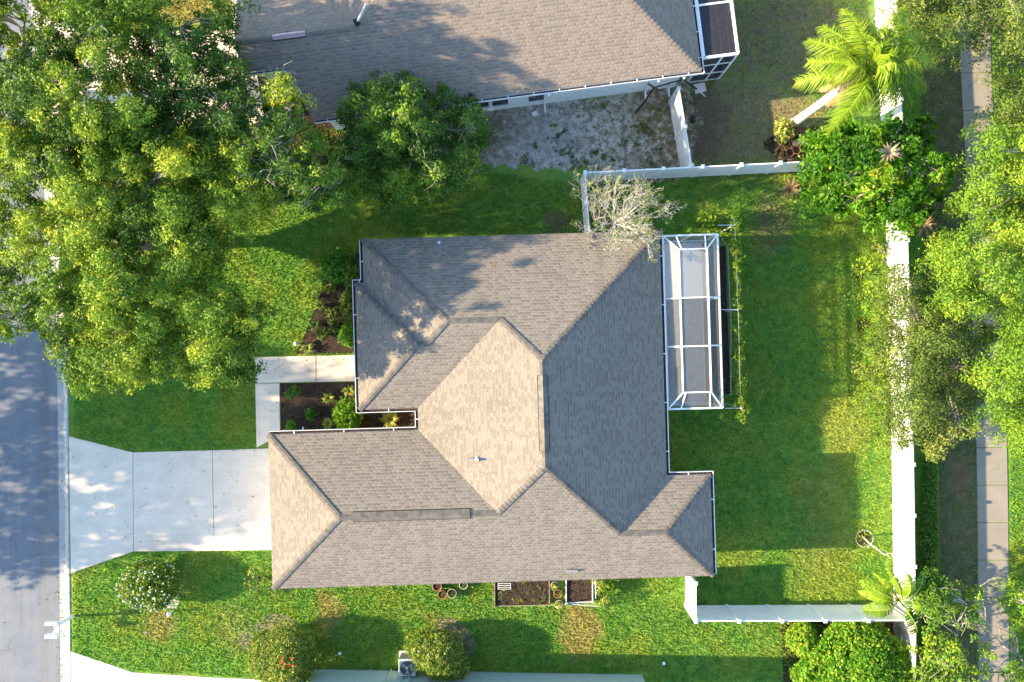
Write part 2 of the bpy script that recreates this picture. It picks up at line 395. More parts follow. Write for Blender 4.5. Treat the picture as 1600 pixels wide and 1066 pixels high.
# ------------------------------------------------------------------ ground, road, paving
def sheet(name, pts, z, mat, kind='structure', sub=0):
    b = MB(); P = [W(*p) for p in pts]
    a = sum(P[i].x*P[(i+1)%len(P)].y-P[(i+1)%len(P)].x*P[i].y for i in range(len(P)))
    if a < 0: P = P[::-1]
    b.add([(p.x, p.y, z) for p in P], [tuple(range(len(P)))])
    return tag(b.build(name, mat), kind=kind)
kerb = [(20,-700),(34,-200),(42,0),(62,250),(80,450),(86,560),(88,640),(92,1066),(96,1400),(100,1900)]   # asphalt / gutter edge
RD = -.13
b = MB(); far = 400
K = [W(*p) for p in kerb]; ys = [far]+[p.y for p in K]+[-far]; xs = [K[0].x]+[p.x for p in K]+[K[-1].x]
n = len(ys); V = []
for x, y in zip(xs, ys):
    V += [(-far,y,0),(x-9.2,y,0),(x-9.15,y,RD-.01),(x+.40,y,RD-.01),(x+.50,y,-.004),(far,y,0)]
F = []
for i in range(n-1):
    for k in range(5): F.append((i*6+k, (i+1)*6+k, (i+1)*6+k+1, i*6+k+1))
tag(b.add(V, F).build('ground', M['lawn']), kind='structure')
b = MB(); V = []
for x, y in zip(xs, ys): V += [(x-9.14,y,RD),(x+.01,y,RD)]
tag(b.add(V, [(2*i,2*i+2,2*i+3,2*i+1) for i in range(n-1)]).build('road', M['asphalt']), kind='structure')
b = MB(); prof = [(0.0,RD+.012),(.06,RD+.016),(.26,RD+.006),(.36,RD+.03),(.44,-.01),(.54,.016),(.60,.018),(.61,-.02)]; V = []; m = len(prof)
Yr = []
for i in range(len(K)-1):
    L = (K[i+1]-K[i]).length; ns = max(1, int(L/3))
    for j in range(ns): Yr.append(K[i].lerp(K[i+1], j/ns))
for p in Yr: V += [(p.x+dx, p.y, z) for dx, z in prof]
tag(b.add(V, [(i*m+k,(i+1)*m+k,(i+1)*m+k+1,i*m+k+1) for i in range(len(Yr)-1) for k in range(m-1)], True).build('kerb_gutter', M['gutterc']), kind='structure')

def slabs(name, polys, mat=None, top=.03, kind='structure'):
    b = MB()
    for q in polys:
        P = [W(*p) for p in q]; c = sum(P, Vector())/len(P)
        P = [p+(c-p).normalized()*.022 for p in P]
        b.prism([(p.x,p.y) for p in P], -.05, top)
    return tag(b.build(name, mat or M['conc']), kind=kind)
slabs('driveway', [[(108,681),(208,706.5),(209,862),(111,896)],[(208,706.5),(332,703),(335,861),(209,862)],[(332,703),(460,699),(460,859),(335,861)]])
slabs('front_path', [[(398,558),(494,556),(494,597),(399,599)],[(494,556),(600,554),(600,595),(494,597)],[(399,599),(437,598.5),(438,680),(401,700)]], top=.034)
slabs('neighbour_driveway', [[(111,1017),(208,1050),(208,1400),(112,1400)],[(208,1050),(334,1058),(334,1400),(208,1400)],[(334,1058),(440,1062),(440,1400),(334,1400)]])
slabs('far_driveway', [[(62,20),(150,55),(160,206),(80,262)],[(150,55),(262,50),(272,196),(160,206)],[(262,50),(368,44),(392,180),(272,196)]])
slabs('far_path', [[(352,-120),(380,-120),(384,-40),(358,-40)],[(358,-40),(384,-40),(390,46),(366,46)],[(366,46),(390,46),(415,196),(392,196)]], top=.034)
def swx(y): return float(np.interp(y, [-300,100,330,650,800,1300], [1496,1500,1512,1524,1527,1530]))
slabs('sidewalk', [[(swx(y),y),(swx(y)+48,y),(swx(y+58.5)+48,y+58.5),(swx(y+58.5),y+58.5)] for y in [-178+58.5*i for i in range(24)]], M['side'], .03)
slabs('patio_slab', [[(1083,132),(1101,129),(1104,143),(1086,148)]], M['deck2'], .05)

bedA = [(560,395),(512,425),(497,470),(478,520),(462,553),(600,551),(600,395)]
bedB = [(438,599),(600,596),(700,596),(700,690),(439,690)]
sheet('mulch_bed', [(398,118),(470,128),(520,160),(570,205),(550,262),(480,262),(404,205)], .012, M['mulch'])
sheet('mulch_bed', bedA, .012, M['mulch']); sheet('mulch_bed', bedB, .014, M['mulch'])
sheet('mulch_strip', [(1085,385),(1133,385),(1141,616),(1090,618)], .012, M['mulch'])
def blob(px, py, rx, ry, n=26, j=.14):
    ph = [U(0,6.28) for _ in range(3)]
    return [(px+rx*(1+j*math.sin(3*t+ph[0])+j*.6*math.sin(5*t+ph[1])+U(-.04,.04))*math.cos(t), py+ry*(1+j*math.sin(2*t+ph[2])+U(-.04,.04))*math.sin(t)) for t in [2*math.pi*i/n for i in range(n)]]
sheet('mulch_ring', blob(1349,509,11,12), .012, M['mulch']); sheet('mulch_ring', blob(1347,578,11,11), .012, M['mulch'])
sheet('mulch_ring', blob(1342,427,10,13), .012, M['mulch'])
M['dirt'] = plain('bare brown dirt', (.27,.21,.15), .95, .1, var=.25, scale=9, bump=.3)
sheet('bare_soil', blob(430,1004,50,40), .008, M['dirt']); sheet('bare_soil', blob(704,1000,36,34), .008, M['dirt'])
sheet('bare_soil', blob(1255,232,58,34), .010, M['mulch']); sheet('bare_soil', [(1215,948),(1420,948),(1420,1100),(1225,1100),(1222,1000)], .007, M['mulch'])
slabs('stepping_stone', [[(190+a,940+b_) for a,b_ in ((77,-6),(92,-1),(86,12),(68,10))]], M['conc'], .02)
slabs('utility_cover', [blob(227,989,4,4,10,.03)], M['side'], .03)

def mat_strip():
    t = NT('worn dirt strip'); w = t.wobble(1.0, 1.5)
    c = t.mix(t.mr(t.noise(1.6, 6, .7), .35, .65), (.095,.078,.036), (.165,.135,.072))
    c = t.mix(t.mr(t.noise(2.4, 6, .85), .46, .60), c, (.062,.092,.022)); c = t.mix(t.math('MULTIPLY', t.mr(t.noise(24, 4, .8), .5, .72), .6), c, (.24,.20,.14))
    c = t.mix(t.math('MULTIPLY', t.ellipse(1500,745,14,30,.6,w), .5), c, (.20,.11,.07))
    t.color(c); t.bump(t.noise(26, 5, .8), 1.0, .05); return t.set(.95, .1)
sheet('dirt_strip', [(1436,-90),(1496,-90),(1499.5,100),(1511.5,330),(1523.5,650),(1526.5,800),(1527.5,1150),(1469,1150),(1467,700),(1446,560),(1440,330)], .005, mat_strip())

# ------------------------------------------------------------------ the main house
EA = 3.05; SL = .41; RT = math.radians(1.7); cR, sR = math.cos(RT), math.sin(RT)
def L2(u, v, z=0.0): return Vector((u*cR-v*sR, u*sR+v*cR, z))
def soffit_solid(b, outline, z0):
    pass
house = root('house', L2(0,-3,0), 'single storey house with a brown grey hipped shingle roof, wholly in view in the middle', 'house')
r_ = {}
def rp(n, u, v, z): r_[n] = (u, v, z)
for n_, u, v in (('A',-6.5,4.7),('B',6.68,4.7),('C',6.68,-6.18),('D',8.62,-6.18),('E',8.62,-10.68),('F',-10.94,-10.68),('G',-10.94,-3.83),
                 ('H',-4.26,-3.83),('I',-4.26,-2.85),('J',-6.87,-2.85),('K',-6.87,2.78),('L',-6.5,2.78)): rp(n_, u, v, EA)
for n_, u, v, run in (('M',-4.055,-.035,2.815),('W',-3.685,-.035,2.815),('N',-2.725,.925,3.775),('O',-.485,.925,3.775),('P',1.21,-.77,5.47),
                 ('Q',1.21,-5.21,5.47),('R',-.835,-7.255,3.425),('U',-7.515,-7.255,3.425),('S',4.43,-8.43,2.25),('T',6.37,-8.43,2.25)): rp(n_, u, v, EA+SL*run)
planes = ['KJM','KMWL','LWNA','ANOPB','JIONWM','IHRQPO','HGUR','GFU','FETSQRU','EDT','DCST','CBPQS']
b = MB()
for q in planes:
    P = [L2(*r_[c]) for c in q]
    nrm = (P[1]-P[0]).cross(P[2]-P[0])
    if nrm.z < 0: P = P[::-1]
    b.add(P, [tuple(range(len(P)))])
roof = b.build('roof', M['shingle'], house, uv=True)
# fascia and soffit
out = [r_[c][:2] for c in 'ALKJIHGFEDCB']
b = MB(); nO = len(out)
b.add([L2(u,v,EA-.012) for u,v in out]+[L2(u,v,EA-.20) for u,v in out], [(i,(i+1)%nO,nO+(i+1)%nO,nO+i) for i in range(nO)])
b.add([L2(u,v,EA-.19) for u,v in out], [tuple(range(nO))])
b.build('fascia', M['white'], house)
def inset(pts, d):
    n = len(pts); res = []
    a = sum(pts[i][0]*pts[(i+1)%n][1]-pts[(i+1)%n][0]*pts[i][1] for i in range(n)); s = 1 if a > 0 else -1
    for i in range(n):
        p0, p1, p2 = [Vector(pts[j]) for j in ((i-1)%n, i, (i+1)%n)]
        n1 = (p1-p0).normalized(); n2 = (p2-p1).normalized()
        n1 = Vector((-n1.y,n1.x))*s; n2 = Vector((-n2.y,n2.x))*s
        res.append(tuple(p1+(n1+n2)*d/(1+n1.dot(n2))))
    return res
win = inset(out, .5)
b = MB(); nW = len(win)
b.add([L2(u,v,-.02) for u,v in win]+[L2(u,v,EA-.2) for u,v in win], [(i,(i+1)%nW,nW+(i+1)%nW,nW+i) for i in range(nW)])
b.build('wall', M['wall'], house)
def wall_item(name, u0, v0, u1, v1, z0, z1, parent, outv, Lf, frame_mat, pane_mat, pane='pane', fw=.06):
    # opening on a wall running (u0,v0)-(u1,v1), outv = outward direction
    o = Vector(outv); b = MB(); P = lambda t, z, d: Lf(u0+(u1-u0)*t+o.x*d, v0+(v1-v0)*t+o.y*d, z)
    Ln = math.hypot(u1-u0, v1-v0)
    for (t0,t1,a,c) in ((0,1,z0,z0+fw),(0,1,z1-fw,z1)): b.bar(P(t0,(a+c)/2,.02), P(t1,(a+c)/2,.02), .08, fw)
    for t in ((0, 1, .5) if Ln > 1.0 else (0, 1)): b.bar(P(t,z0,.024), P(t,z1,.024), fw, .075)
    fr = b.build(name, frame_mat, parent)
    b = MB(); b.add([P(0,z0,.012),P(1,z0,.012),P(1,z1,.012),P(0,z1,.012)], [(0,1,2,3)]); b.build(pane, pane_mat, fr)
for u0, u1 in ((-8.6,-7.2),(-4,-2.8),(.5,1.9),(4.2,5.6)): wall_item('window', u0,-10.18,u1,-10.18,.9,2.1,house,(0,-1),L2,M['white'],M['glass'])
for u0, u1 in ((-4.5,-3.1),(-.5,.7),(3.0,4.4)): wall_item('window', u0,4.2,u1,4.2,.9,2.1,house,(0,1),L2,M['white'],M['glass'])
wall_item('window', -6.37,-1.8,-6.37,.2,.8,2.2,house,(-1,0),L2,M['white'],M['glass'])
wall_item('window', 8.12,-9.4,8.12,-7.6,.9,2.1,house,(1,0),L2,M['white'],M['glass'])
wall_item('sliding_door', 6.18,-3.2,6.18,-.6,.05,2.2,house,(1,0),L2,M['white'],M['glass'])
wall_item('garage_door', -10.44,-9.6,-10.44,-4.8,.03,2.2,house,(-1,0),L2,M['white'],M['vinyl'],'door_panel')
# gutters: open white channels with straps
def gutter(parent, pts, Lf, z, name='gutter', mat=None, straps=1.9, w=.125, proud=.015):
    b = MB(); P = [Vector(p) for p in pts]; n = len(P); offs = []
    for i in range(n):
        d1 = (P[i]-P[i-1]).normalized() if i > 0 else (P[1]-P[0]).normalized()
        d2 = (P[i+1]-P[i]).normalized() if i < n-1 else d1
        n1 = Vector((d1.y,-d1.x)); n2 = Vector((d2.y,-d2.x)); offs.append((n1+n2)/(1+n1.dot(n2)))
    prof = [(proud,z-.03),(proud,z-.13),(w,z-.13),(w,z-.015),(w+.022,z-.015),(w+.022,z-.15),(proud-.004,z-.15)]
    V = [Lf(P[i].x+offs[i].x*d, P[i].y+offs[i].y*d, zz) for i in range(n) for d, zz in prof]; m = len(prof)
    b.add(V, [(i*m+k,(i+1)*m+k,(i+1)*m+k+1,i*m+k+1) for i in range(n-1) for k in range(m-1)])
    for i in (0, n-1): b.add(V[i*m:i*m+m], [tuple(range(m))])
    g = b.build(name, mat or M['white'], parent)
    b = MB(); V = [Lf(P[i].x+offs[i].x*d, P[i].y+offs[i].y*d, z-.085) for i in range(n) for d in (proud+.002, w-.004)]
    b.add(V, [(2*i,2*i+1,2*i+3,2*i+2) for i in range(n-1)]); b.build('gutter_shade_debris', M['soil'], g)  # dark strip: channel shade put into the colour, together with debris
    for i in range(n-1):
        L = (P[i+1]-P[i]).length; k = max(1, int(L/straps)); d = (P[i+1]-P[i]).normalized(); nn = Vector((d.y,-d.x))
        for j in range(k):
            q = P[i]+d*(L*(j+.5)/k); b = MB()
            b.bar(Lf(q.x, q.y, z-.012), Lf(q.x+nn.x*(w+.03), q.y+nn.y*(w+.03), z-.012), .035, .012)
            b.build('gutter_strap', M['white'], g)
    return g
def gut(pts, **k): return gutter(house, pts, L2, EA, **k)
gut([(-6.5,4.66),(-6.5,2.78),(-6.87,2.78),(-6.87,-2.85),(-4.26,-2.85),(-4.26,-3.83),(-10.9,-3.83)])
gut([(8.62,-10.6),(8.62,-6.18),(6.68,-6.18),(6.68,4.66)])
def downspout(parent, Lf, u, v, ou, ov, ztop, mat=None):
    b = MB(); b.bar(Lf(u+ou*.62,v+ov*.62,ztop-.14), Lf(u+ou*.62,v+ov*.62,ztop-.26), .075)
    b.bar(Lf(u+ou*.62,v+ov*.62,ztop-.24), Lf(u+ou*.10,v+ov*.10,ztop-.55), .075); b.bar(Lf(u+ou*.09,v+ov*.09,ztop-.53), Lf(u+ou*.09,v+ov*.09,.12), .075)
    b.bar(Lf(u+ou*.09,v+ov*.09,.14), Lf(u+ou*.45,v+ov*.45,.06), .075)
    b.build('downspout', mat or M['white'], parent)
downspout(house, L2, -10.3, -4.33, 0, 1, EA); downspout(house, L2, 6.9, -6.68, 0, 1, EA); downspout(house, L2, 6.18, 4.0, 1, 0, EA)

def caps(parent, segs, R, Lf, w=.24, mat=None, name='ridge_cap'):
    for a, c in segs:
        b = MB()
        A = Lf(*R[a]) if isinstance(a, str) else a; B = Lf(*R[c]) if isinstance(c, str) else c
        L = (B-A).length; k = int(L/.20); d = (B-A)/k; dn = d.normalized()
        side = Vector((-dn.y, dn.x, 0)).normalized()
        sl = .25 if abs(dn.z) > .05 else SL
        for i in range(k):
            p = A+d*i; q = p+d*1.28; h0 = .040+U(-.003,.003); h1 = .020
            dz = w/2*sl*.82
            V = [p+side*w/2+Vector((0,0,h0-dz)), p+Vector((0,0,h0)), p-side*w/2+Vector((0,0,h0-dz)), q+side*w/2+Vector((0,0,h1-dz)), q+Vector((0,0,h1)), q-side*w/2+Vector((0,0,h1-dz))]
            V += [v-Vector((0,0,.06)) for v in V[:3]]
            b.add(V, [(0,1,4,3),(1,2,5,4),(0,6,7,1),(1,7,8,2)])
        b.build(name, mat or M['cap'], parent)
caps(house, [('K','M'),('J','M'),('W','N'),('M','W'),('A','N'),('N','O'),('O','P'),('B','P'),('P','Q'),('Q','R'),('Q','S'),('G','U'),('F','U'),('U','R'),('S','T'),('E','T'),('D','T')], r_, L2)
def ridge_vent(parent, Lf, a, c, z, w=.20, mat=None, name='ridge_vent'):
    A = Lf(a[0],a[1],z); B = Lf(c[0],c[1],z); d = (B-A).normalized(); s = Vector((-d.y,d.x,0))
    b = MB(); dz = w*SL
    V = []
    for p in (A, B): V += [p+s*w+Vector((0,0,.045-dz)), p+Vector((0,0,.085)), p-s*w+Vector((0,0,.045-dz)), p+s*w+Vector((0,0,-.03-dz)), p-s*w+Vector((0,0,-.03-dz))]
    b.add(V, [(0,1,6,5),(1,2,7,6),(0,5,8,3),(2,4,9,7),(0,3,4,2,1),(5,6,7,9,8)])
    o = b.build(name, mat or M['cap'], parent)
    b = MB()
    for sg in (1,-1):
        for p, q in ((A,B),): b.bar(p+s*sg*(w+.012)+Vector((0,0,.005-dz)), q+s*sg*(w+.012)+Vector((0,0,.005-dz)), .022, .06)
    b.bar(A-d*.01+s*w+Vector((0,0,.01-dz)), A-d*.01-s*w+Vector((0,0,.01-dz)), .02, .06); b.bar(B+d*.01+s*w+Vector((0,0,.01-dz)), B+d*.01-s*w+Vector((0,0,.01-dz)), .02, .06)
    b.build('vent_louvre', M['dark'], o)
    return o
zr = EA+SL*3.425; ridge_vent(house, L2, (-6.95,-7.255), (-2.0,-7.255), zr)
ridge_vent(house, L2, (1.21,-4.55), (1.21,-1.45), EA+SL*5.47)
def roof_pipe(parent, x, y, z, h=.3, r=.045, mat=None, slope=(0,0)):
    b = MB(); b.tube([(x,y,z-.1),(x,y,z+h)], r, 10)
    p = b.build('vent_pipe', mat or M['white'], parent)
    b = MB(); b.lathe([(r*3.2,.0),(r*2.6,.03),(r*1.3,.07),(r*1.15,.12)], (x,y,z), 12); b.build('flashing', M['lead'], p)
def hz(u, v, u0, v0, axis): return EA+SL*abs((u-u0) if axis == 'u' else (v-v0))
p = W(747,717,4.1); q = L2(0,0); uu = p.x*cR+p.y*sR; roof_pipe(house, p.x, p.y, EA+SL*(uu+4.26), .28)
b = MB(); zz = EA+SL*(uu+4.26)
b.box((p.x-.30,p.y,zz+.0), (.34,.10,.05)); b.box((p.x+.26,p.y,zz+.14), (.34,.10,.05)); b.build('flashing', M['lead'], house)
p = W(894,893,3.4); b = MB(); vv = -p.x*sR+p.y*cR; zz = EA+SL*(vv+10.68)
b.box((p.x,p.y,zz+.05), (.50,.10,.14), RT); b.build('roof_vent', M['lead'], house)
for px, py in ((686,379),): p = W(px,py,3.4); vv = -p.x*sR+p.y*cR; roof_pipe(house, p.x, p.y, EA+SL*(4.7-vv), .25)

# ------------------------------------------------------------------ screen enclosure behind the house
def cage(rt, Lf, u0, u1, v0, v1, zw, zt, ins, us, vs, mats, sc, side_z=None):
    # frame: mansard top between outer beam (zw) and raised inner rectangle (zt); us, vs = division lines
    b = MB(); w = .06
    iu0, iu1, iv0, iv1 = ins
    O = lambda u, v: Lf(u, v, zw); I = lambda u, v: Lf(u, v, zt)
    for a, c in (((u0,v0),(u1,v0)),((u1,v0),(u1,v1)),((u1,v1),(u0,v1)),((u0,v1),(u0,v0))): b.bar(O(*a), O(*c), .075)
    for a, c in (((iu0,iv0),(iu1,iv0)),((iu1,iv0),(iu1,iv1)),((iu1,iv1),(iu0,iv1)),((iu0,iv1),(iu0,iv0))): b.bar(I(*a), I(*c), w)
    for a, c in (((u0,v0),(iu0,iv0)),((u1,v0),(iu1,iv0)),((u0,v1),(iu0,iv1)),((u1,v1),(iu1,iv1))): b.bar(O(*a), I(*c), w*.9)
    for v in vs: b.bar(O(u0,v), I(iu0,v), w); b.bar(I(iu0,v), I(iu1,v), w); b.bar(I(iu1,v), O(u1,v), w)
    for u in (iu0+.12, iu1-.06):
        for va, vb in ((v0,iv0),(v1,iv1)): b.bar(O(u+(.12 if u>iu0+.5 else -.12),va), I(u,vb), w*.8)
    b.build('frame', M['white'], rt)
    b = MB(); rows = [iv0]+list(vs)+[iv1]
    for v in [v0]+list(vs)+[v1]: b.bar(Lf(u1,v,0), Lf(u1,v,zw), .07)
    for u in (u0+(u1-u0)*.5,): b.bar(Lf(u,v0,0), Lf(u,v0,zw), .06); b.bar(Lf(u,v1,0), Lf(u,v1,zw), .06)
    for z in (.9,): b.bar(Lf(u0,v0,z), Lf(u1,v0,z), .05); b.bar(Lf(u1,v0,z), Lf(u1,v1,z), .05); b.bar(Lf(u1,v1,z), Lf(u0,v1,z), .05)
    b.bar(Lf(u0,v0,.04), Lf(u1,v0,.04), .06); b.bar(Lf(u1,v0,.04), Lf(u1,v1,.04), .06); b.bar(Lf(u1,v1,.04), Lf(u0,v1,.04), .06)
    b.build('wall_frame', M['white'], rt)
    e = .02; b = MB()
    for i in range(len(rows)-1):
        a, c = rows[i], rows[i+1]
        oa = v0 if i == 0 else a; oc = v1 if i == len(rows)-2 else c
        pan = [[I(iu0,a),I(iu1,a),I(iu1,c),I(iu0,c)], [O(u0,oa),I(iu0,a),I(iu0,c),O(u0,oc)], [I(iu1,a),O(u1,oa),O(u1,oc),I(iu1,c)]]
        bb = MB()
        for p in pan: bb.add([x-Vector((0,0,e)) for x in p], [(0,1,2,3)])
        bb.build('roof_screen', mats[i], rt)
    for va, vb in ((v0,iv0),(v1,iv1)): b = MB(); b.add([x-Vector((0,0,e)) for x in (O(u0,va),O(u1,va),I(iu1,vb),I(iu0,vb))], [(0,1,2,3)]); b.build('roof_screen', sc, rt)
    b = MB()
    for a, c in (((u0,v0),(u1,v0)),((u1,v0),(u1,v1)),((u1,v1),(u0,v1))): b.add([Lf(a[0],a[1],.05),Lf(c[0],c[1],.05),Lf(c[0],c[1],zw-.03),Lf(a[0],a[1],zw-.03)], [(0,1,2,3)])
    b.build('wall_screen', sc, rt)
    b = MB(); b.add([Lf(*p,.035) for p in ((u0-.4,v0),(u1,v0),(u1,v1),(u0-.4,v1))], [(0,1,2,3)]); return b
cg = root('screen_enclosure', L2(8,0,0), 'long white framed screen enclosure attached to the shaded side of the brown grey roofed house', 'screen enclosure')
zE = 2.75
k = (CAM_H-zE)/CAM_H/32
def px2uv(px, py, z):
    p = W(px,py,z); return (p.x*cR+p.y*sR, -p.x*sR+p.y*cR)
cu0, cv1 = px2uv(1034,369,zE); cu1, cv0 = px2uv(1129,637,zE)
cu0 = 6.9
zT = 3.2
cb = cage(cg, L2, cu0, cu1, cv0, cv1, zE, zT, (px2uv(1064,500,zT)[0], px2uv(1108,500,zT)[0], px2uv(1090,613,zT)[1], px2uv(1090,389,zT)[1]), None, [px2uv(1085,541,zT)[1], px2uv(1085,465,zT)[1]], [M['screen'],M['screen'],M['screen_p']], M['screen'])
cb.build('floor', M['deck'], cg)
b = MB(); fv = px2uv(1080,463,0)[1]; b.add([L2(*p,.048) for p in ((cu0-.4,fv),(cu1-.05,fv),(cu1-.05,cv1-.05),(cu0-.4,cv1-.05))], [(0,1,2,3)]); b.build('floor_slab', M['deck2'], cg)
# low bench and table inside
t = root('patio_bench', L2(8.3,-1.9,0), 'slim grey patio bench inside the screen enclosure, by its lower end', 'bench')
b = MB(); b.box(L2(8.3,-1.9,.42), (.38,1.2,.05), RT); b.build('seat', M['grey_m'], t)
for du in (-.15,.15):
    for dv in (-.5,.5): b = MB(); b.bar(L2(8.3+du,-1.9+dv,.04), L2(8.3+du,-1.9+dv,.4), .04); b.build('leg', M['grey_m'], t)

# ------------------------------------------------------------------ the neighbour's house above
RN = math.radians(7.3); cn, sn = math.cos(RN), math.sin(RN)
N0 = W(1096,110,EA)                                            # its lower right eave corner
def LN(u, v, z=0.0): return Vector((N0.x+u*cn-v*sn, N0.y+u*sn+v*cn, z))
nb = root('house', LN(-8,5,0), 'neighbouring house with pale green walls and tan shingle roof, cut off by the top edge', 'house')
def n_uv(px, py, z):
    p = W(px,py,z)-N0; return (p.x*cn+p.y*sn, -p.x*sn+p.y*cn)
gu0 = n_uv(390,122,EA)[0]; gv = n_uv(432,121,EA)[1]; nu = n_uv(489,188,EA)[0]; nu2 = n_uv(455,117,EA)[0]
print('nbr', gu0, gv, nu, nu2, n_uv(489,188,EA))
gr = n_uv(445,47,EA+SL*4.4)[1]                                   # garage ridge
wu = n_uv(557,30,EA+SL*gr)[0]                                   # foot of the west slope
R = {}
def rn(n_, u, v, z=EA): R[n_] = (u, v, z)
top = 11.5; ru = top/2
rn('A',gu0,gv,EA+SL*gv); rn('B',nu2,gv,EA+SL*gv); rn('B2',nu,0); rn('C',0,0); rn('D',0,top); rn('P',-ru,ru,EA+SL*ru)
westeave = wu-gr
rn('Q',westeave+ru,ru,EA+SL*ru); rn('V',wu,gr,EA+SL*gr); rn('G',gu0,gr,EA+SL*gr); rn('H',gu0,2*gr); rn('X',westeave,2*gr); rn('Y',westeave,top)
nbp = [['A','B','B2','C','P','Q','V','G'],['G','V','X','H'],['V','Q','Y','X'],['C','D','P'],['D','Y','Q','P']]
b = MB()
for q in nbp:
    P = [LN(*R[c]) for c in q]; nrm = Vector((0,0,0))
    for i in range(len(P)): nrm += P[i].cross(P[(i+1)%len(P)])
    if nrm.z < 0: P = P[::-1]
    b.add(P, [tuple(range(len(P)))])
b.build('roof', M['shingle2'], nb, uv=True)
outn = [R[c] for c in ('A','B','B2','C','D','Y','X','H')]
b = MB(); m = len(outn); b.add([LN(u,v,z-.012) for u,v,z in outn]+[LN(u,v,z-.20) for u,v,z in outn], [(i,(i+1)%m,m+(i+1)%m,m+i) for i in range(m)])
b.add([LN(R['A'][0],R['A'][1],R['A'][2]-.02), LN(R['G'][0],gr,R['G'][2]-.02), LN(gu0,2*gr,EA-.02), LN(gu0,2*gr,EA-.2), LN(gu0,gv,EA-.2)], [(0,1,2,3,4)])
b.build('fascia', M['white'], nb)
wn = inset([(u,v) for u,v,z in outn], .45); b = MB(); m = len(wn)
b.add([LN(u,v,-.02) for u,v in wn]+[LN(u,v,EA-.13) for u,v in wn], [(i,(i+1)%m,m+(i+1)%m,m+i) for i in range(m)])
b.build('wall', M['wall_n'], nb)
caps(nb, [('C','P'),('D','P'),('P','Q'),('V','G')], R, LN, mat=M['shingle2'])
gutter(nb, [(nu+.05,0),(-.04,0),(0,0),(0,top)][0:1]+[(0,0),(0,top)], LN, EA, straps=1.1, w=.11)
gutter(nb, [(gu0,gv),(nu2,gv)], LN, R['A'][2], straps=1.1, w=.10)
ridge_vent(nb, LN, (n_uv(418,50,5)[0],gr), (n_uv(470,43,5)[0],gr), EA+SL*gr, .13, M['pink'])
for pxa, pxb in ((738,765),(769,797),(829,857)):
    ua = n_uv(pxa,160,2.5)[0]; ub = n_uv(pxb,160,2.5)[0]
    wall_item('window', ua,.45,ub,.45,0.55,2.1,nb,(0,-1),LN,M['white'],M['glass'])
downspout(nb, LN, -.75, .45, 0, -1, EA)
downspout(nb, LN, -1.9, .45, 0, -1, EA)
downspout(nb, LN, n_uv(855,150,2)[0], .45, 0, -1, EA)
# bent pale flue on that roof
pz = EA+SL*n_uv(560,32,4.8)[1]; a = W(559,33,pz+.05); c_ = W(572,6,pz+1.1)
b = MB(); b.tube([a,a.lerp(c_,.35)+Vector((.05,0,.1)),c_], [.06,.05,.03], 8); fl = b.build('vent_pipe', M['white'], nb)
b = MB(); b.box(a+Vector((-.05,-.05,0)), (.22,.28,.10), .5); b.build('flashing', M['dark'], fl)
p = W(735,148,EA+.2); b = MB(); b.box(p, (.2,.08,.1), RN); b.build('roof_vent', M['dark'], nb)
# its own enclosure, flat topped
c2 = root('screen_enclosure', LN(1,5,0), 'dark screened enclosure with flat white framed top at the corner of the tan roofed house', 'screen enclosure')
def n_at(px, py, z): return n_uv(px,py,z)
b = MB(); zt2 = 2.9
TL = n_at(1084,-60,zt2); u0, u1 = n_at(1097,91,zt2)[0]+.02, n_at(1153,84,zt2)[0]; v0, v1 = n_at(1153,84,zt2)[1], 9.0
u0 = .22
for a, c in (((u0,v0),(u1,v0)),((u1,v0),(u1,v1)),((u0,v1),(u0,v0))): b.bar(LN(*a,zt2), LN(*c,zt2), .11)
for v in (v0+2.35, v0+4.7): b.bar(LN(u0,v,zt2), LN(u1,v,zt2), .08)
b.build('frame', M['white'], c2)
b = MB()
for u in (u0, (u0+u1)/2+.1, u1): b.bar(LN(u,v0,0), LN(u,v0,zt2), .075)
for v in (v0+2.35, v0+4.7): b.bar(LN(u1,v,0), LN(u1,v,zt2), .06)
for z in (.06, .95, 2.0): b.bar(LN(u0,v0,z), LN(u1,v0,z), .06); b.bar(LN(u1,v0,z), LN(u1,v1,z), .06)
b.bar(LN(u1,v0+2.35,zt2), LN(u1,v0+.5,.1), .05)
b.build('wall_frame', M['white'], c2)
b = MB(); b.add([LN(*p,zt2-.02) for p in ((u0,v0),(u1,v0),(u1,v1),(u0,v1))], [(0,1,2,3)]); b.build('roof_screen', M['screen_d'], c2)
b = MB()
for a, c in (((u0,v0),(u1,v0)),((u1,v0),(u1,v1))): b.add([LN(*a,.05),LN(*c,.05),LN(*c,zt2-.03),LN(*a,zt2-.03)], [(0,1,2,3)])
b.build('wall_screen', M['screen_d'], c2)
b = MB(); b.add([LN(*p,.035) for p in ((u0-.3,v0),(u1,v0),(u1,v1),(u0-.3,v1))], [(0,1,2,3)]); b.build('floor', M['deck'], c2)

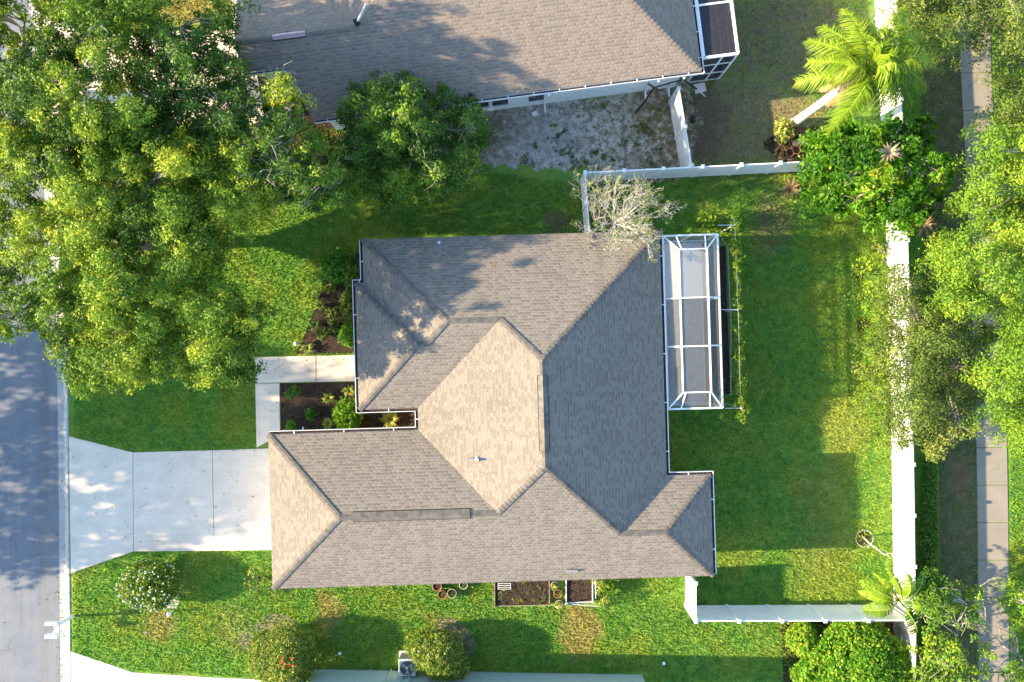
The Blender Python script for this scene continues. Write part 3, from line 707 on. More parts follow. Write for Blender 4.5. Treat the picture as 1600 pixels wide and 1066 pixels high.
# ------------------------------------------------------------------ the neighbour's house below (only its wall shows)
sb = root('house', W(735,1180,0), 'house with a sage green wall showing along the bottom edge of the photo', 'house')
P0 = W(470,1045,0); P1 = W(1003,1054,0); RS = math.atan2(P1.y-P0.y, P1.x-P0.x); cs_, ss_ = math.cos(RS), math.sin(RS); LS = (P1-P0).length
def LF(u, v, z=0.0): return Vector((P0.x+u*cs_-v*ss_, P0.y+u*ss_+v*cs_, z))
b = MB(); b.add([LF(0,0,-.02),LF(LS,0,-.02),LF(LS,-12,-.02),LF(0,-12,-.02),LF(0,0,2.85),LF(LS,0,2.85),LF(LS,-12,2.85),LF(0,-12,2.85)], [(0,1,5,4),(1,2,6,5),(2,3,7,6),(3,0,4,7)])
b.build('wall', M['wall_s'], sb)
ov = .5; a_, b__ = -ov, LS+ov; t_, bo = ov, -12-ov; h_ = (t_-bo)/2; zr = EA+SL*h_
b = MB(); P = [LF(a_,bo,EA),LF(b__,bo,EA),LF(b__,t_,EA),LF(a_,t_,EA),LF(a_+h_,t_-h_,zr),LF(b__-h_,t_-h_,zr)]
b.add(P, [(0,1,5,4),(1,2,5),(2,3,4,5),(3,0,4)]); b.build('roof', M['shingle'], sb, uv=True)
b = MB(); b.add([LF(a_,bo,EA-.01),LF(b__,bo,EA-.01),LF(b__,t_,EA-.01),LF(a_,t_,EA-.01)]+[LF(a_,bo,EA-.2),LF(b__,bo,EA-.2),LF(b__,t_,EA-.2),LF(a_,t_,EA-.2)], [(0,1,5,4),(1,2,6,5),(2,3,7,6),(3,0,4,7),(4,5,6,7)])
b.build('fascia', M['white'], sb)
for u in (2.0, 12.0): wall_item('window', u+1.2, 0, u, 0, 1.5, 2.4, sb, (0,1), LF, M['white'], M['glass'])
b = MB(); q = W(612,1046,0)
for dx in (0,.62,.98,1.9): b.bar((q.x+dx, q.y+.05, .1), (q.x+dx, q.y+.05, 1.6 if dx<1.5 else 2.6), .05)
b.bar((q.x, q.y+.05, 1.3), (q.x+.98, q.y+.05, 1.3), .05)
b.build('conduit', M['wall_s'], sb)

# ------------------------------------------------------------------ fences
def fence(name, pts, H, step, label, mat=None, both=True, off=0.0):
    mat = mat or M['vinyl']; P = [W(*p) for p in pts]
    r = root(name, P[0], label, 'fence')
    pb = MB(); rb = MB(); rc = MB(); posts = []
    for i in range(len(P)-1):
        A, B = P[i], P[i+1]; L = (B-A).length; d = (B-A)/L; k = max(1, round(L/step))
        s = Vector((-d.y, d.x, 0)); 
        for j in range(k+1):
            if i and j == 0: continue
            posts.append(A+d*(L*j/k))
        k2 = max(1, int(L/.28)); 
        for j in range(k2):                       # tongue and groove boards
            a = A+d*(L*j/k2+.006); c = A+d*(L*(j+1)/k2-.006)
            pb.bar((a.x,a.y,(H+.07)/2), (c.x,c.y,(H+.07)/2), .032, H-.07-.06)
        pb.bar((A.x,A.y,H/2+.03), (B.x,B.y,H/2+.03), .018, H-.12)
        rb.bar((A.x,A.y,H-.04), (B.x,B.y,H-.04), .055, .12); rc.bar((A.x,A.y,.11), (B.x,B.y,.11), .05, .13)
    pb.build('panel', mat, r); rb.build('rail', mat, r); rc.build('rail', mat, r)
    pr = None
    for p in posts:
        if pr is None:
            mb = MB().box((P[0].x,P[0].y,(H+.05)/2), (.125,.125,H+.05)); pr = mb.build('post', mat, r)
            mc = MB(); c = Vector((P[0].x,P[0].y,H+.05)); w = .085
            mc.box(c+Vector((0,0,.015)), (.17,.17,.03)); mc.add([c+Vector((x,y,.03)) for x,y in ((-w,-w),(w,-w),(w,w),(-w,w))]+[c+Vector((0,0,.09))], [(0,1,4),(1,2,4),(2,3,4),(3,0,4)])
            mc.build('post_cap', mat, pr); o = pr
        else:
            o = pr.copy(); COL.objects.link(o); o.parent = r; o.location = p-P[0]
            cc = pr.children[0].copy(); COL.objects.link(cc); cc.parent = o
    return r
FH = 1.86
fence('fence', [(908,284.5),(1369,262)], FH, 1.81, 'white vinyl fence running between the tan house yard and the green back lawn')
fence('fence', [(908,286.5),(914,372)], FH, 1.4, 'short white vinyl fence under the bare pale branched tree')
fence('fence', [(1046,160),(1065,274)], FH, 1.81, 'white vinyl fence starting at the dark pole frame and dividing sandy soil from brown soil', M['vinyl_old'])
fence('fence', [(1362,-110),(1368,30),(1383,320),(1392.5,640),(1396.5,942)], 1.76, 2.15, 'longest white vinyl fence, beside the strip of dirt and the sidewalk')
fence('fence', [(1395,948),(1394,1160)], FH, 1.9, 'pale textured fence behind the big bright green shrub, below the banana plant', plain('stained cream fence', (.60,.55,.44), .8, .2, var=.45, scale=2.2, bump=.3))
fence('fence', [(1071,946),(1389,945)], FH, 1.81, 'white vinyl fence between the back lawn and the big bright green shrub')
fence('fence', [(1071,890),(1071,944)], FH, 1.4, 'short sunlit white vinyl fence at the lower right corner of the brown grey roofed house')

# ------------------------------------------------------------------ foliage
def leaves(C, r, tint, m, size, flat=.7, form=(.55,.45,1.1), radial=False, shell=.0, droop=0.0, fold=.0, aspect=.5):
    # C (n,3) clump centres, r (n) radii, tint (n) leaf colour; m leaves each -> quads
    n = len(C); N = n*m; idx = np.repeat(np.arange(n), m)
    d = rng.normal(size=(N,3)); d /= np.linalg.norm(d,axis=1)[:,None]
    rad = rng.random(N)**(1/2.2); rad = shell+(1-shell)*rad
    off = d*rad[:,None]*r[idx][:,None]; off[:,2] *= flat
    if radial: d[:,2] = np.abs(d[:,2])*.6; off = d*(.35*r[idx])[:,None]
    P = C[idx]+off
    if radial: ax = d+rng.normal(scale=.12,size=(N,3))
    else: ax = rng.normal(size=(N,3)); ax[:,2] = ax[:,2]*.5-droop
    ax /= np.linalg.norm(ax,axis=1)[:,None]
    nr = rng.normal(size=(N,3))*form[0]; nr[:,2] += form[1]; nr += d*form[2]
    sd = np.cross(ax, nr); sd /= np.linalg.norm(sd,axis=1)[:,None]+1e-9
    s = size*(.65+.7*rng.random(N))[:,None]
    a = ax*s*.5; b_ = sd*s*.5*aspect
    V = np.stack([P-a, P-a*.1+b_, P+a, P-a*.1-b_], 1).reshape(-1,3)
    F = np.arange(N*4).reshape(-1,4)
    t = np.clip(tint[idx]+rng.normal(scale=.13,size=N), 0, 1)
    return V, F, t
def join(parts):
    Vs, Fs, Ts = [], [], []; o = 0
    for V, F, t in parts: Vs.append(V); Fs.append(F+o); Ts.append(t); o += len(V)
    return np.concatenate(Vs), np.concatenate(Fs), np.concatenate(Ts)
def poisson_px(poly, step, jit=.45):
    poly = np.array(poly, float); x0,y0 = poly.min(0); x1,y1 = poly.max(0)
    X, Y = np.meshgrid(np.arange(x0,x1+step,step), np.arange(y0,y1+step,step*.87)); X = X+((np.arange(Y.shape[0])%2)*step/2)[:,None]
    P = np.stack([X.ravel(), Y.ravel()],1)+rng.uniform(-jit*step, jit*step, (X.size,2))
    return P[pip(P, poly)]
def Wn(P, z):
    k = (CAM_H-z)/CAM_H/32; return np.stack([(P[:,0]-800)*k, (533-P[:,1])*k, z], 1)
def limbs(b, base, fork, targets, r0, lean=None, n=6):
    base, fork = Vector(base), Vector(fork); mid = base.lerp(fork, .5)+Vector((U(-.2,.2),U(-.2,.2),0))
    b.tube([base-Vector((0,0,.1)), base+Vector((0,0,.15)), mid, fork], [r0*1.5, r0*1.1, r0*.95, r0*.8], 9)
    return b
def tree(name, poly, base_px, zt, ze, label, leaf='leaf_oak', bark='bark', gaps=(), lobe=58, step=13, m=26, size=.17, cr=.40, group=None,
         tint=(.40,.20), ypatch=.10, limbn=14, lowz=2.6, radial=False, skip=.10, thick=.22, trunk_label=None, dead=0, loc=None, flat=.7, under=.55, twig=1.0, aspect=.5, sunny=.0, dome=.5, drop=3.6, deep=1.5):
    base = W(*base_px) if loc is None else Vector(loc)
    rt = root(name, base, label, 'tree', group)
    poly = np.array(poly, float)
    D = max(30, pdist(poisson_px(poly, 25), poly).max())
    LC = poisson_px(poly, lobe, .35)
    if len(LC) == 0: LC = poly.mean(0)[None]
    dl = pdist(LC, poly); zl = ze+(zt-ze)*np.clip(1-(1-np.clip(dl/D,0,1))**2,0,1)**dome+rng.uniform(-.8,.6,len(LC)); tl = rng.normal(tint[0], tint[1], len(LC)); lr = lobe*rng.uniform(.62,.95,len(LC))
    CP = poisson_px(poly, step)
    dd = np.hypot(CP[:,None,0]-LC[None,:,0], CP[:,None,1]-LC[None,:,1])/lr[None]
    zc = zl[None]-drop*np.clip(dd,0,1.4)**2*(lobe/58); k = zc.argmax(1); z = zc[np.arange(len(CP)),k]; ti = tl[k]
    e = np.clip(pdist(CP, poly)/30, 0, 1); z = z-(1-e)**2*.7+rng.uniform(-.55,.55,len(CP))
    dmin = dd.min(1); keep = rng.random(len(CP)) > skip*(1+2*(dmin>1.05))
    for gx, gy, g_r in gaps: keep &= np.hypot(CP[:,0]-gx, CP[:,1]-gy) > g_r*rng.uniform(.8,1.15,len(CP))
    CP, z, ti = CP[keep], np.maximum(z[keep], lowz), ti[keep]
    q = CP/38.0; w_ = np.sin(q[:,0]*2.1+3)*np.sin(q[:,1]*1.7+1)+np.sin(q[:,0]*.9+q[:,1]*1.3)
    ti = ti+.04*w_+rng.normal(scale=.09,size=len(ti)); ti = np.where(rng.random(len(ti)) < ypatch*(w_>.4)*3, .80, ti)
    C = Wn(CP, z); r = cr*rng.uniform(.7,1.25,len(C))
    parts = [leaves(C, r, ti, m, size, flat, radial=radial, aspect=aspect)]
    if under > 0:                                     # inner foliage below the outer shell
        s = rng.random(len(C)) < under; C2 = C[s].copy(); C2[:,2] -= rng.uniform(.4,deep,len(C2)); C2[:,:2] += rng.normal(scale=.3,size=(len(C2),2))
        C2[:,2] = np.maximum(C2[:,2], lowz-.3); parts.append(leaves(C2, r[s]*1.1, ti[s], m, size, flat, aspect=aspect))
    V, F, t = join(parts); np_mesh('crown', V, F, M[leaf], t, rt)
    b = MB(); cz = np.mean(z); ctr = C.mean(0)
    fork = Vector((base.x+(ctr[0]-base.x)*.12, base.y+(ctr[1]-base.y)*.12, max(1.3, cz*.33)))
    limbs(b, base, fork, None, thick); b.build('trunk', M[bark], rt)
    b = MB(); pick = rng.choice(len(C), min(limbn, len(C)), replace=False)
    for i in pick:
        T = Vector(C[i])-Vector((0,0,.15)); m1 = fork.lerp(T,.4)+Vector((U(-.5,.5),U(-.5,.5),U(.0,.7))); m2 = fork.lerp(T,.75)+Vector((U(-.4,.4),U(-.4,.4),U(-.1,.5)))
        b.tube([fork-Vector((0,0,.1)), m1, m2, T], [thick*.5, thick*.32, thick*.16, .02], 6)
        near = np.argsort(np.linalg.norm(C-C[i],axis=1))[1:int(7*twig)+1]
        for j in near:
            q_ = Vector(C[j])-Vector((0,0,.1)); b.tube([m2, m2.lerp(q_,.5)+Vector((U(-.15,.15),U(-.15,.15),U(-.1,.2))), q_], [thick*.13,.025,.008], 4, False)
    for i in range(dead):                             # bare grey twigs poking out of the crown
        j = rng.integers(len(C)); a = Vector(C[j])+Vector((0,0,-.2)); 
        for q_ in range(4):
            d = Vector((U(-1,1),U(-1,1),U(.1,.6))); c_ = a+d*.5; b.tube([a, c_, c_+Vector((U(-.4,.4),U(-.4,.4),U(0,.25)))], [.025,.016,.006], 4, False)
    b.build('limb', M[bark if not dead else 'bark_pale'], rt)
    return rt

G1 = 'oaks along the street side of the two houses'
tree('oak_tree', [(-70,190),(0,200),(60,190),(130,178),(200,172),(300,182),(370,225),(425,262),(436,300),(400,345),(365,368),(350,400),(345,430),(365,452),(390,468),(410,500),(402,530),(392,560),(398,592),(345,600),(300,606),(270,578),(215,612),(180,600),(150,612),(120,615),(98,590),(92,560),(72,530),(50,515),(30,525),(0,530),(-70,540)],
     (232,380), 8.5, 6.1, 'largest spreading oak, its yellow green crown over the kerb and front lawn on the left', 'leaf_oak', 'bark', gaps=[(228,395,11),(68,305,15),(20,320,10),(5,368,8),(50,430,8),(392,250,6),(38,505,9)], lobe=54, limbn=26, thick=.34, dome=.85, tint=(.40,.17), ypatch=.12, dead=12, step=12.2, m=84, size=.118, cr=.29, skip=.05, under=.5, lowz=5.5, deep=.6)
tree('oak_tree', [(-70,-90),(10,-80),(20,-10),(12,50),(30,70),(52,40),(50,-60),(240,-70),(250,22),(212,62),(200,112),(240,165),(300,215),(200,235),(120,225),(60,232),(-70,240)],
     (96,150), 9.4, 6.3, 'oak in the top left corner, its thin crown letting a pale driveway show through', 'leaf_oak', 'bark', gaps=[(112,108,12),(180,80,15),(150,140,15),(166,156,9),(130,150,10),(92,132,10),(72,170,10),(140,196,9),(2,75,14),(45,15,12)], lobe=50, limbn=22, thick=.28, tint=(.40,.18), skip=.08, under=.6, dead=8, step=12.2, m=84, size=.118, cr=.29)
tree('oak_tree', [(258,-70),(270,5),(262,30),(288,42),(318,8),(345,-5),(366,20),(372,44),(350,66),(346,90),(330,112),(322,150),(318,182),(255,195),(212,160),(196,95),(212,55),(246,25)],
     (285,95), 8.0, 5.6, 'dark green oak between the dry straw coloured grass and the pale driveway at the top', 'leaf_dark', 'bark', gaps=[(325,128,12),(304,132,7)], lobe=44, thick=.24, tint=(.46,.15), ypatch=.03, dead=8, step=12.2, m=84, size=.118, cr=.29)
tree('oak_tree', [(336,84),(362,76),(382,112),(398,132),(420,122),(455,115),(468,150),(456,180),(490,208),(528,232),(545,272),(536,306),(498,328),(462,312),(430,322),(392,300),(342,262),(300,215),(322,150)],
     (425,250), 8.2, 5.6, 'oak with many bare grey twigs at the left corner of the tan roofed house', 'leaf_dark', 'bark', gaps=[(350,165,8),(405,160,10),(470,215,12),(505,250,14),(455,255,9),(390,205,8)], lobe=44, thick=.24, tint=(.52,.2), skip=.06, dead=70, under=.5, ypatch=.06, step=12.2, m=84, size=.118, cr=.29)
tree('round_tree', [(535,150),(555,128),(600,108),(655,100),(690,120),(712,150),(742,158),(765,195),(755,245),(730,272),(714,300),(675,312),(640,310),(600,335),(580,308),(545,278),(528,235),(540,200),(530,180)],
     (645,225), 6.6, 3.6, 'round dark green tree with yellow patches, against the lower eave of the tan roofed house', 'leaf_dark', 'bark', lobe=50, thick=.2, tint=(.46,.16), ypatch=.14, skip=.02, dead=16, size=.135, step=12.2, m=72, cr=.29, under=.8)
# far side of the street, out of the photo: they shade the road and driveway
def far_tree(x, y, r, zt, label, **k):
    poly = [(800+32*(x+r*U(.85,1.1)*math.cos(t)), 533-32*(y+r*U(.85,1.1)*math.sin(t))) for t in [2*math.pi*i/18 for i in range(18)]]
    kk = CAM_H/(CAM_H-zt*.8); c = (800+32*x, 533-32*y); poly = [((p[0]-800)*kk+800, (p[1]-533)*kk+533) for p in poly]
    return tree('oak_tree', poly, None, zt, zt*.62, label, loc=(x,y,0), step=19, m=22, size=.36, cr=.66, limbn=3, **k)
far_tree(-36.0, -5.6, 6.0, 9.3, 'oak across the street opposite the driveway of the brown grey house', under=.9, skip=.05, lowz=2.0)

# right hand side trees
tree('street_tree', [(1404,-60),(1398,0),(1404,40),(1440,62),(1458,92),(1480,104),(1500,84),(1530,78),(1552,92),(1566,120),(1552,160),(1556,196),(1575,205),(1670,200),(1670,-60)],
     (1520,25), 6.4, 4.2, 'dusty pale green tree over the sidewalk in the top right corner', 'leaf_dusty', 'bark_pale', gaps=[(1515,108,8),(1526,20,6),(1575,57,7)], lobe=50, thick=.2, tint=(.5,.2), skip=.12, dead=14, size=.125, step=12, m=72, aspect=.38)
tree('street_tree', [(1670,185),(1572,178),(1556,172),(1545,190),(1534,222),(1542,262),(1500,300),(1492,330),(1530,345),(1570,330),(1670,345)],
     (1585,262), 7.2, 4.8, 'bright green tree at the right edge just below the dusty pale green one', 'leaf_fresh', 'bark_pale', gaps=[(1580,240,10),(1530,318,10)], lobe=46, thick=.2, tint=(.48,.15), skip=.08, size=.125, step=12, m=72, aspect=.4)
tree('street_tree', [(1640,335),(1560,330),(1545,352),(1512,334),(1492,362),(1458,378),(1452,408),(1466,438),(1460,478),(1488,492),(1530,496),(1560,478),(1600,492),(1640,480)],
     (1535,425), 6.8, 4.6, 'dense yellow green tree over the sidewalk, halfway up the right side', 'leaf_fresh', 'bark_pale', lobe=44, thick=.2, tint=(.58,.14), skip=.03, size=.125, ypatch=.03, aspect=.42, step=12, m=72, limbn=8)
tree('street_tree', [(1384,432),(1400,408),(1425,428),(1442,436),(1458,470),(1495,486),(1540,500),(1548,560),(1540,620),(1522,650),(1500,640),(1540,670),(1510,690),(1490,676),(1478,718),(1446,704),(1425,690),(1398,700),(1380,672),(1372,620),(1366,560),(1376,500)],
     (1462,570), 5.6, 3.2, 'darker green loose tree leaning over the longest white fence', 'leaf_dusty', 'bark_pale', gaps=[(1436,420,14),(1438,482,13),(1416,505,9),(1410,540,8),(1414,560,8),(1405,622,9),(1500,500,12),(1555,530,10),(1500,560,14),(1510,605,16),(1430,450,8),(1490,650,14)], lobe=46, thick=.15, tint=(.46,.16), skip=.04, under=.8, size=.12, aspect=.4, ypatch=.03, step=12, m=72, limbn=9, cr=.36)
tree('street_tree', [(1665,490),(1600,492),(1560,505),(1548,520),(1560,560),(1532,560),(1526,590),(1552,622),(1540,640),(1575,668),(1592,702),(1665,720)],
     (1598,600), 7.0, 4.8, 'brightest yellow green tree at the right edge, above the lit strip of sidewalk', 'leaf_fresh', 'bark_pale', gaps=[(1590,600,9)], lobe=44, thick=.2, tint=(.62,.14), skip=.04, size=.125, ypatch=.05, aspect=.42, step=12, m=72, limbn=8)
ROS = tree('rosette_tree', [(1266,216),(1300,196),(1330,190),(1345,200),(1400,190),(1450,178),(1470,196),(1468,232),(1496,262),(1488,292),(1466,322),(1446,346),(1424,372),(1398,350),(1380,335),(1350,352),(1322,330),(1288,335),(1262,302),(1270,262),(1256,240)],
     (1368,272), 5.2, 2.8, 'deep green tree of leafy rosettes growing below the palm, over the longest white fence', 'leaf_glossy', 'bark_pale', gaps=[(1360,235,7)], lobe=40, step=12, m=60, size=.20, cr=.42, radial=True, thick=.14, tint=(.52,.18), skip=.16, under=.7, drop=5.0, limbn=22, ypatch=.03)
tree('fence_vine', [(1345,345),(1384,352),(1382,400),(1398,440),(1402,500),(1398,560),(1404,640),(1396,690),(1372,680),(1352,640),(1358,600),(1350,560),(1362,520),(1352,470),(1348,420)],
     (1374,500), 2.6, 1.2, 'long strip of yellow green climbing vine on the lawn side of the longest white fence', 'leaf_fresh', 'bark', gaps=[(1362,470,7),(1368,545,6)], lobe=34, step=11, m=18, size=.14, cr=.28, thick=.03, tint=(.52,.13), skip=.03, under=.5, lowz=.4, limbn=12, ypatch=.10, twig=.5)['category'] = 'vine'
tree('scrub_tree', [(1440,925),(1455,912),(1466,930),(1480,915),(1494,930),(1508,952),(1496,966),(1478,972),(1462,985),(1448,968),(1436,950)],
     (1478,968), 3.9, 2.8, 'small leafy tree next to the banana plant, over brown soil', 'leaf_fresh', 'bark_dead', lobe=30, step=11, m=44, size=.13, cr=.26, thick=.05, tint=(.55,.14), skip=.02, under=.8, limbn=7, twig=.6)
tree('scrub_tree', [(1436,1090),(1430,1045),(1448,1018),(1462,998),(1490,1004),(1508,1022),(1528,1050),(1530,1100)],
     (1490,1060), 3.8, 2.6, 'leafy tree at the bottom edge between the big bright green shrub and the sidewalk', 'leaf_fresh', 'bark_dead', lobe=34, step=11, m=44, size=.13, cr=.27, thick=.06, tint=(.55,.16), skip=.08, under=.5, limbn=6, dead=5, twig=.6)
tree('scrub_tree', [(1512,918),(1530,908),(1538,930),(1532,950),(1545,975),(1535,1000),(1556,1020),(1600,1040),(1650,1060),(1650,1100),(1550,1100),(1536,1060),(1512,1010),(1516,978),(1510,950)],
     (1570,1010), 4.4, 2.8, 'sparse tree with long bleached branches over the bottom end of the sidewalk', 'leaf_fresh', 'bark_dead', gaps=[(1545,1040,14),(1560,1060,14),(1525,985,8)], lobe=32, step=12, m=40, size=.12, cr=.26, thick=.07, tint=(.5,.16), skip=.16, under=.45, limbn=9, dead=10, twig=.6)
tree('scrub_tree', [(1566,945),(1580,915),(1600,905),(1650,900),(1650,985),(1600,985),(1580,978)],
     (1612,950), 3.6, 2.4, 'small green tree cut off by the right edge near the bottom, beside the sidewalk', 'leaf_fresh', 'bark_dead', lobe=30, step=12, m=40, size=.13, cr=.27, thick=.07, tint=(.52,.14), skip=.12, limbn=8)

# bleached, almost leafless tree over the roof edge
bt = root('bare_tree', W(958,352), 'bleached branching tree with few leaves, overhanging the upper eave of the brown grey roof', 'tree')
bb = MB(); tips = []
bb.tube([W(958,352,-.1), W(958,352,1.0)+Vector((.1,.1,0)), W(962,350,2.0)+Vector((.1,0,0))], [.13,.10,.08], 8); bb.build('trunk', M['bark_dead'], bt)
bb = MB(); fk = W(962,350,1.9)
def grow(p, d, L, r, dep):
    q = p+d*L*.5+Vector((U(-.08,.08),U(-.08,.08),U(-.03,.08)))*L; e = q+(d+Vector((U(-.35,.35),U(-.35,.35),U(-.1,.2)))).normalized()*L*.5
    bb.tube([p, q, e], [r, r*.8, r*.6], 5 if dep < 2 else 4, False); tips.append((e, dep))
    if dep < 5:
        for i in range(3 if dep < 4 else 2):
            nd = (d+Vector((U(-.95,.95),U(-.95,.95),U(-.15,.40)))).normalized(); grow(e if i else q, nd, L*U(.52,.72), max(.0055, r*.55), dep+1)
for px, py, z in ((900,340,3.5),(925,290,3.8),(965,285,4.1),(1000,300,4.3),(1032,295,4.0),(1045,335,4.0),(1030,365,4.2),(985,372,4.6),(945,372,4.6),(962,335,4.9),(1000,345,4.8)):
    T = W(px,py,z); d = (T-fk); grow(fk, d.normalized(), d.length*.56, .042, 0)
bb.build('branch', M['bark_dead'], bt)
C = np.array([t[0] for t in tips if t[1] >= 3 and random.random() < .10]); V, F, t = leaves(C, np.full(len(C),.14), rng.normal(.62,.25,len(C)), 7, .09, aspect=.5)
np_mesh('leaves', V, F, M['leaf_dusty'], t, bt)

# ------------------------------------------------------------------ shrubs
def shrub(name, px, py, rx, ry, h, label, leaf='leaf_hedge', n=520, m=14, size=.10, tint=(.5,.2), cr=.14, flowers=None, z0=.15, cat='shrub', squash=1.0, power=2.0, tilt=0, yellow_west=0.0):
    c = W(px, py, h*.5); base = Vector((c.x, c.y, 0)); k = (CAM_H-h*.6)/CAM_H/32
    r = root(name, base, label, cat)
    d = rng.normal(size=(n,3)); d /= np.linalg.norm(d,axis=1)[:,None]; d[:,2] = np.where(d[:,2] < -.55, -d[:,2], d[:,2])
    R = np.array([rx*k, ry*k, h*.5]); bump = 1+.06*np.sin(d[:,0]*5+px)+.06*np.sin(d[:,1]*4.3+py)+.04*np.sin(d[:,2]*9+d[:,0]*8)+rng.normal(scale=.018,size=n)
    P = d*R*bump[:,None]; 
    if tilt: ca, sa = math.cos(tilt), math.sin(tilt); P[:,:2] = P[:,:2]@np.array([[ca,sa],[-sa,ca]])
    P += np.array([c.x, c.y, h*.5+z0])
    ti = rng.normal(tint[0],tint[1],n)
    V, F, t = leaves(P, np.full(n,cr), ti, m, size, .9)
    V2, F2, t2 = leaves(np.array([[c.x,c.y,h*.5+z0]])+rng.normal(size=(n//4,3))*R*.35, np.full(n//4,cr*1.8), np.full(n//4,tint[0]), 10, size*1.4)
    V, F, t = join([(V,F,t),(V2,F2,t2)]); np_mesh('foliage', V, F, M[leaf], t, r)
    b = MB(); b.tube([base, base+Vector((0,0,h*.5))], [.07,.05], 7)
    for i in range(8): b.tube([base+Vector((0,0,.12)), base+Vector((U(-1,1)*rx*k*.6,U(-1,1)*ry*k*.6,h*.6))], [.04,.012], 5)
    b.build('stem', M['bark'], r)
    if flowers:
        mat, nf, fs, sel = flowers; i = [j for j in range(n) if sel(P[j]-np.array(c))]; i = rng.choice(i, min(nf, len(i)), replace=False)
        V, F, t = leaves(P[i]+d[i]*(cr+.03), np.full(len(i), .04), np.zeros(len(i)), 6, fs, aspect=.8); np_mesh('flower', V, F, M[mat], t, r)
    return r
shrub('round_shrub', 238, 913, 41, 38, 1.35, 'ball shaped shrub speckled with white flowers on the lawn beside the driveway', 'leaf_dark', 950, 14, .085, (.62,.22), .12, ('petal', 170, .045, lambda q: q[2] > -.3))
shrub('round_shrub', 446, 1023, 52, 43, 1.7, 'clipped yellow green shrub with a red bloom, lower left of the brown grey house', 'leaf_hedge', 1400, 14, .085, (.60,.18), .13, ('petal_r', 7, .12, lambda q: abs(q[0]-.32) < .3 and abs(q[1]-.15) < .22 and q[2] > .3))
shrub('round_shrub', 686, 1020, 50, 34, 1.7, 'clipped oval shrub with reddish tips beside the air conditioning unit', 'leaf_hedge', 1200, 14, .085, (.60,.20), .13, tilt=-.5)
big = shrub('large_shrub', 1340, 1052, 84, 80, 2.1, 'big bright green shrub in the corner below the white fence, bottom right', 'leaf_glossy', 2200, 15, .14, (.74,.14), .20, power=2)
shrub('garden_shrub', 1252, 995, 22, 26, .9, 'small yellowish shrub on the left flank of the big bright green shrub', 'leaf_glossy', 260, 12, .13, (.85,.12), .15)
shrub('garden_shrub', 1270, 1052, 30, 26, 1.3, 'light green shrub at the bottom edge touching the big bright green shrub', 'leaf_glossy', 340, 12, .14, (.78,.12), .17)
shrub('garden_shrub', 545, 648, 20, 24, .8, 'leafy green shrub in the mulch bed by the notch of the brown grey roof', 'leaf_glossy', 260, 10, .16, (.62,.18), .14)
shrub('garden_shrub', 530, 418, 24, 22, .7, 'feathery green shrub at the upper end of the shaded mulch bed', 'leaf_glossy', 210, 10, .22, (.45,.15), .16)
shrub('garden_shrub', 553, 430, 12, 28, .9, 'dark shrub squeezed between the shaded mulch bed and the upper left house wall', 'leaf_dark', 160, 10, .13, (.4,.15), .15)
shrub('garden_shrub', 548, 478, 13, 26, .8, 'bushy olive shrub against the house wall midway along the shaded mulch bed', 'leaf_dusty', 160, 10, .12, (.35,.15), .14)
shrub('garden_shrub', 546, 524, 12, 18, .8, 'rounded bright green shrub by the house wall just above the front path', 'leaf_glossy', 150, 10, .10, (.55,.12), .13)
shrub('garden_shrub', 1106, 345, 13, 12, 1.1, 'wispy green shrub at the top corner of the long white framed screen enclosure', 'leaf_fresh', 70, 8, .15, (.45,.15), .18)
shrub('garden_shrub', 1222, 206, 13, 16, .5, 'straggly variegated shrub at the edge of the junk pile under the palm', 'leaf_hedge', 80, 8, .14, (.75,.2), .14)
shrub('low_hedge', 1449, 880, 11, 190, .5, 'narrow clipped green hedge strip behind the longest white fence', 'leaf_dark', 1500, 9, .11, (.48,.12), .14, cat='hedge')

def spiky(px, py, r, label, leaf='leaf_hedge', n=22, tint=.8, h=.35, w=.045, name='spiky_plant', sp=.12, seg=4, cat='plant', parent=None, zb=0.0):
    base = W(px, py, zb); k = 1/32.0; rt = parent or root(name, base, label, cat)
    V, F, T = [], [], []
    for i in range(n):
        a = 2*math.pi*i/n+U(-.2,.2); L = r*k*U(.7,1.1); hh = h*U(.6,1.2); ww = w*U(.8,1.2); t_ = min(1,max(0,random.gauss(tint,sp))); prev = None
        d = Vector((math.cos(a), math.sin(a), 0)); s = Vector((-d.y, d.x, 0))
        for j in range(seg+1):
            f = j/seg; p = base+d*L*f+Vector((0,0,.03+hh*math.sin(min(1,f*1.15)*math.pi*.62)*(1-.35*f))); wj = ww*(.55+1.2*f*(1-f)*2-.55*f)
            if j == seg: wj = .004
            cur = (p-s*wj, p+s*wj)
            if prev: b0 = len(V); V += [prev[0],prev[1],cur[1],cur[0]]; F.append((b0,b0+1,b0+2,b0+3)); T.append(t_)
            prev = cur
    np_mesh('dry_rosette' if parent else 'leaf_rosette', np.array([tuple(v) for v in V]), np.array(F), M[leaf], np.array(T), rt)
    if parent: return rt
    b = MB(); b.tube([base-Vector((0,0,.02)), base+Vector((0,0,.08))], [.05,.03], 6); b.build('stem', M['bark'], rt)
    return rt
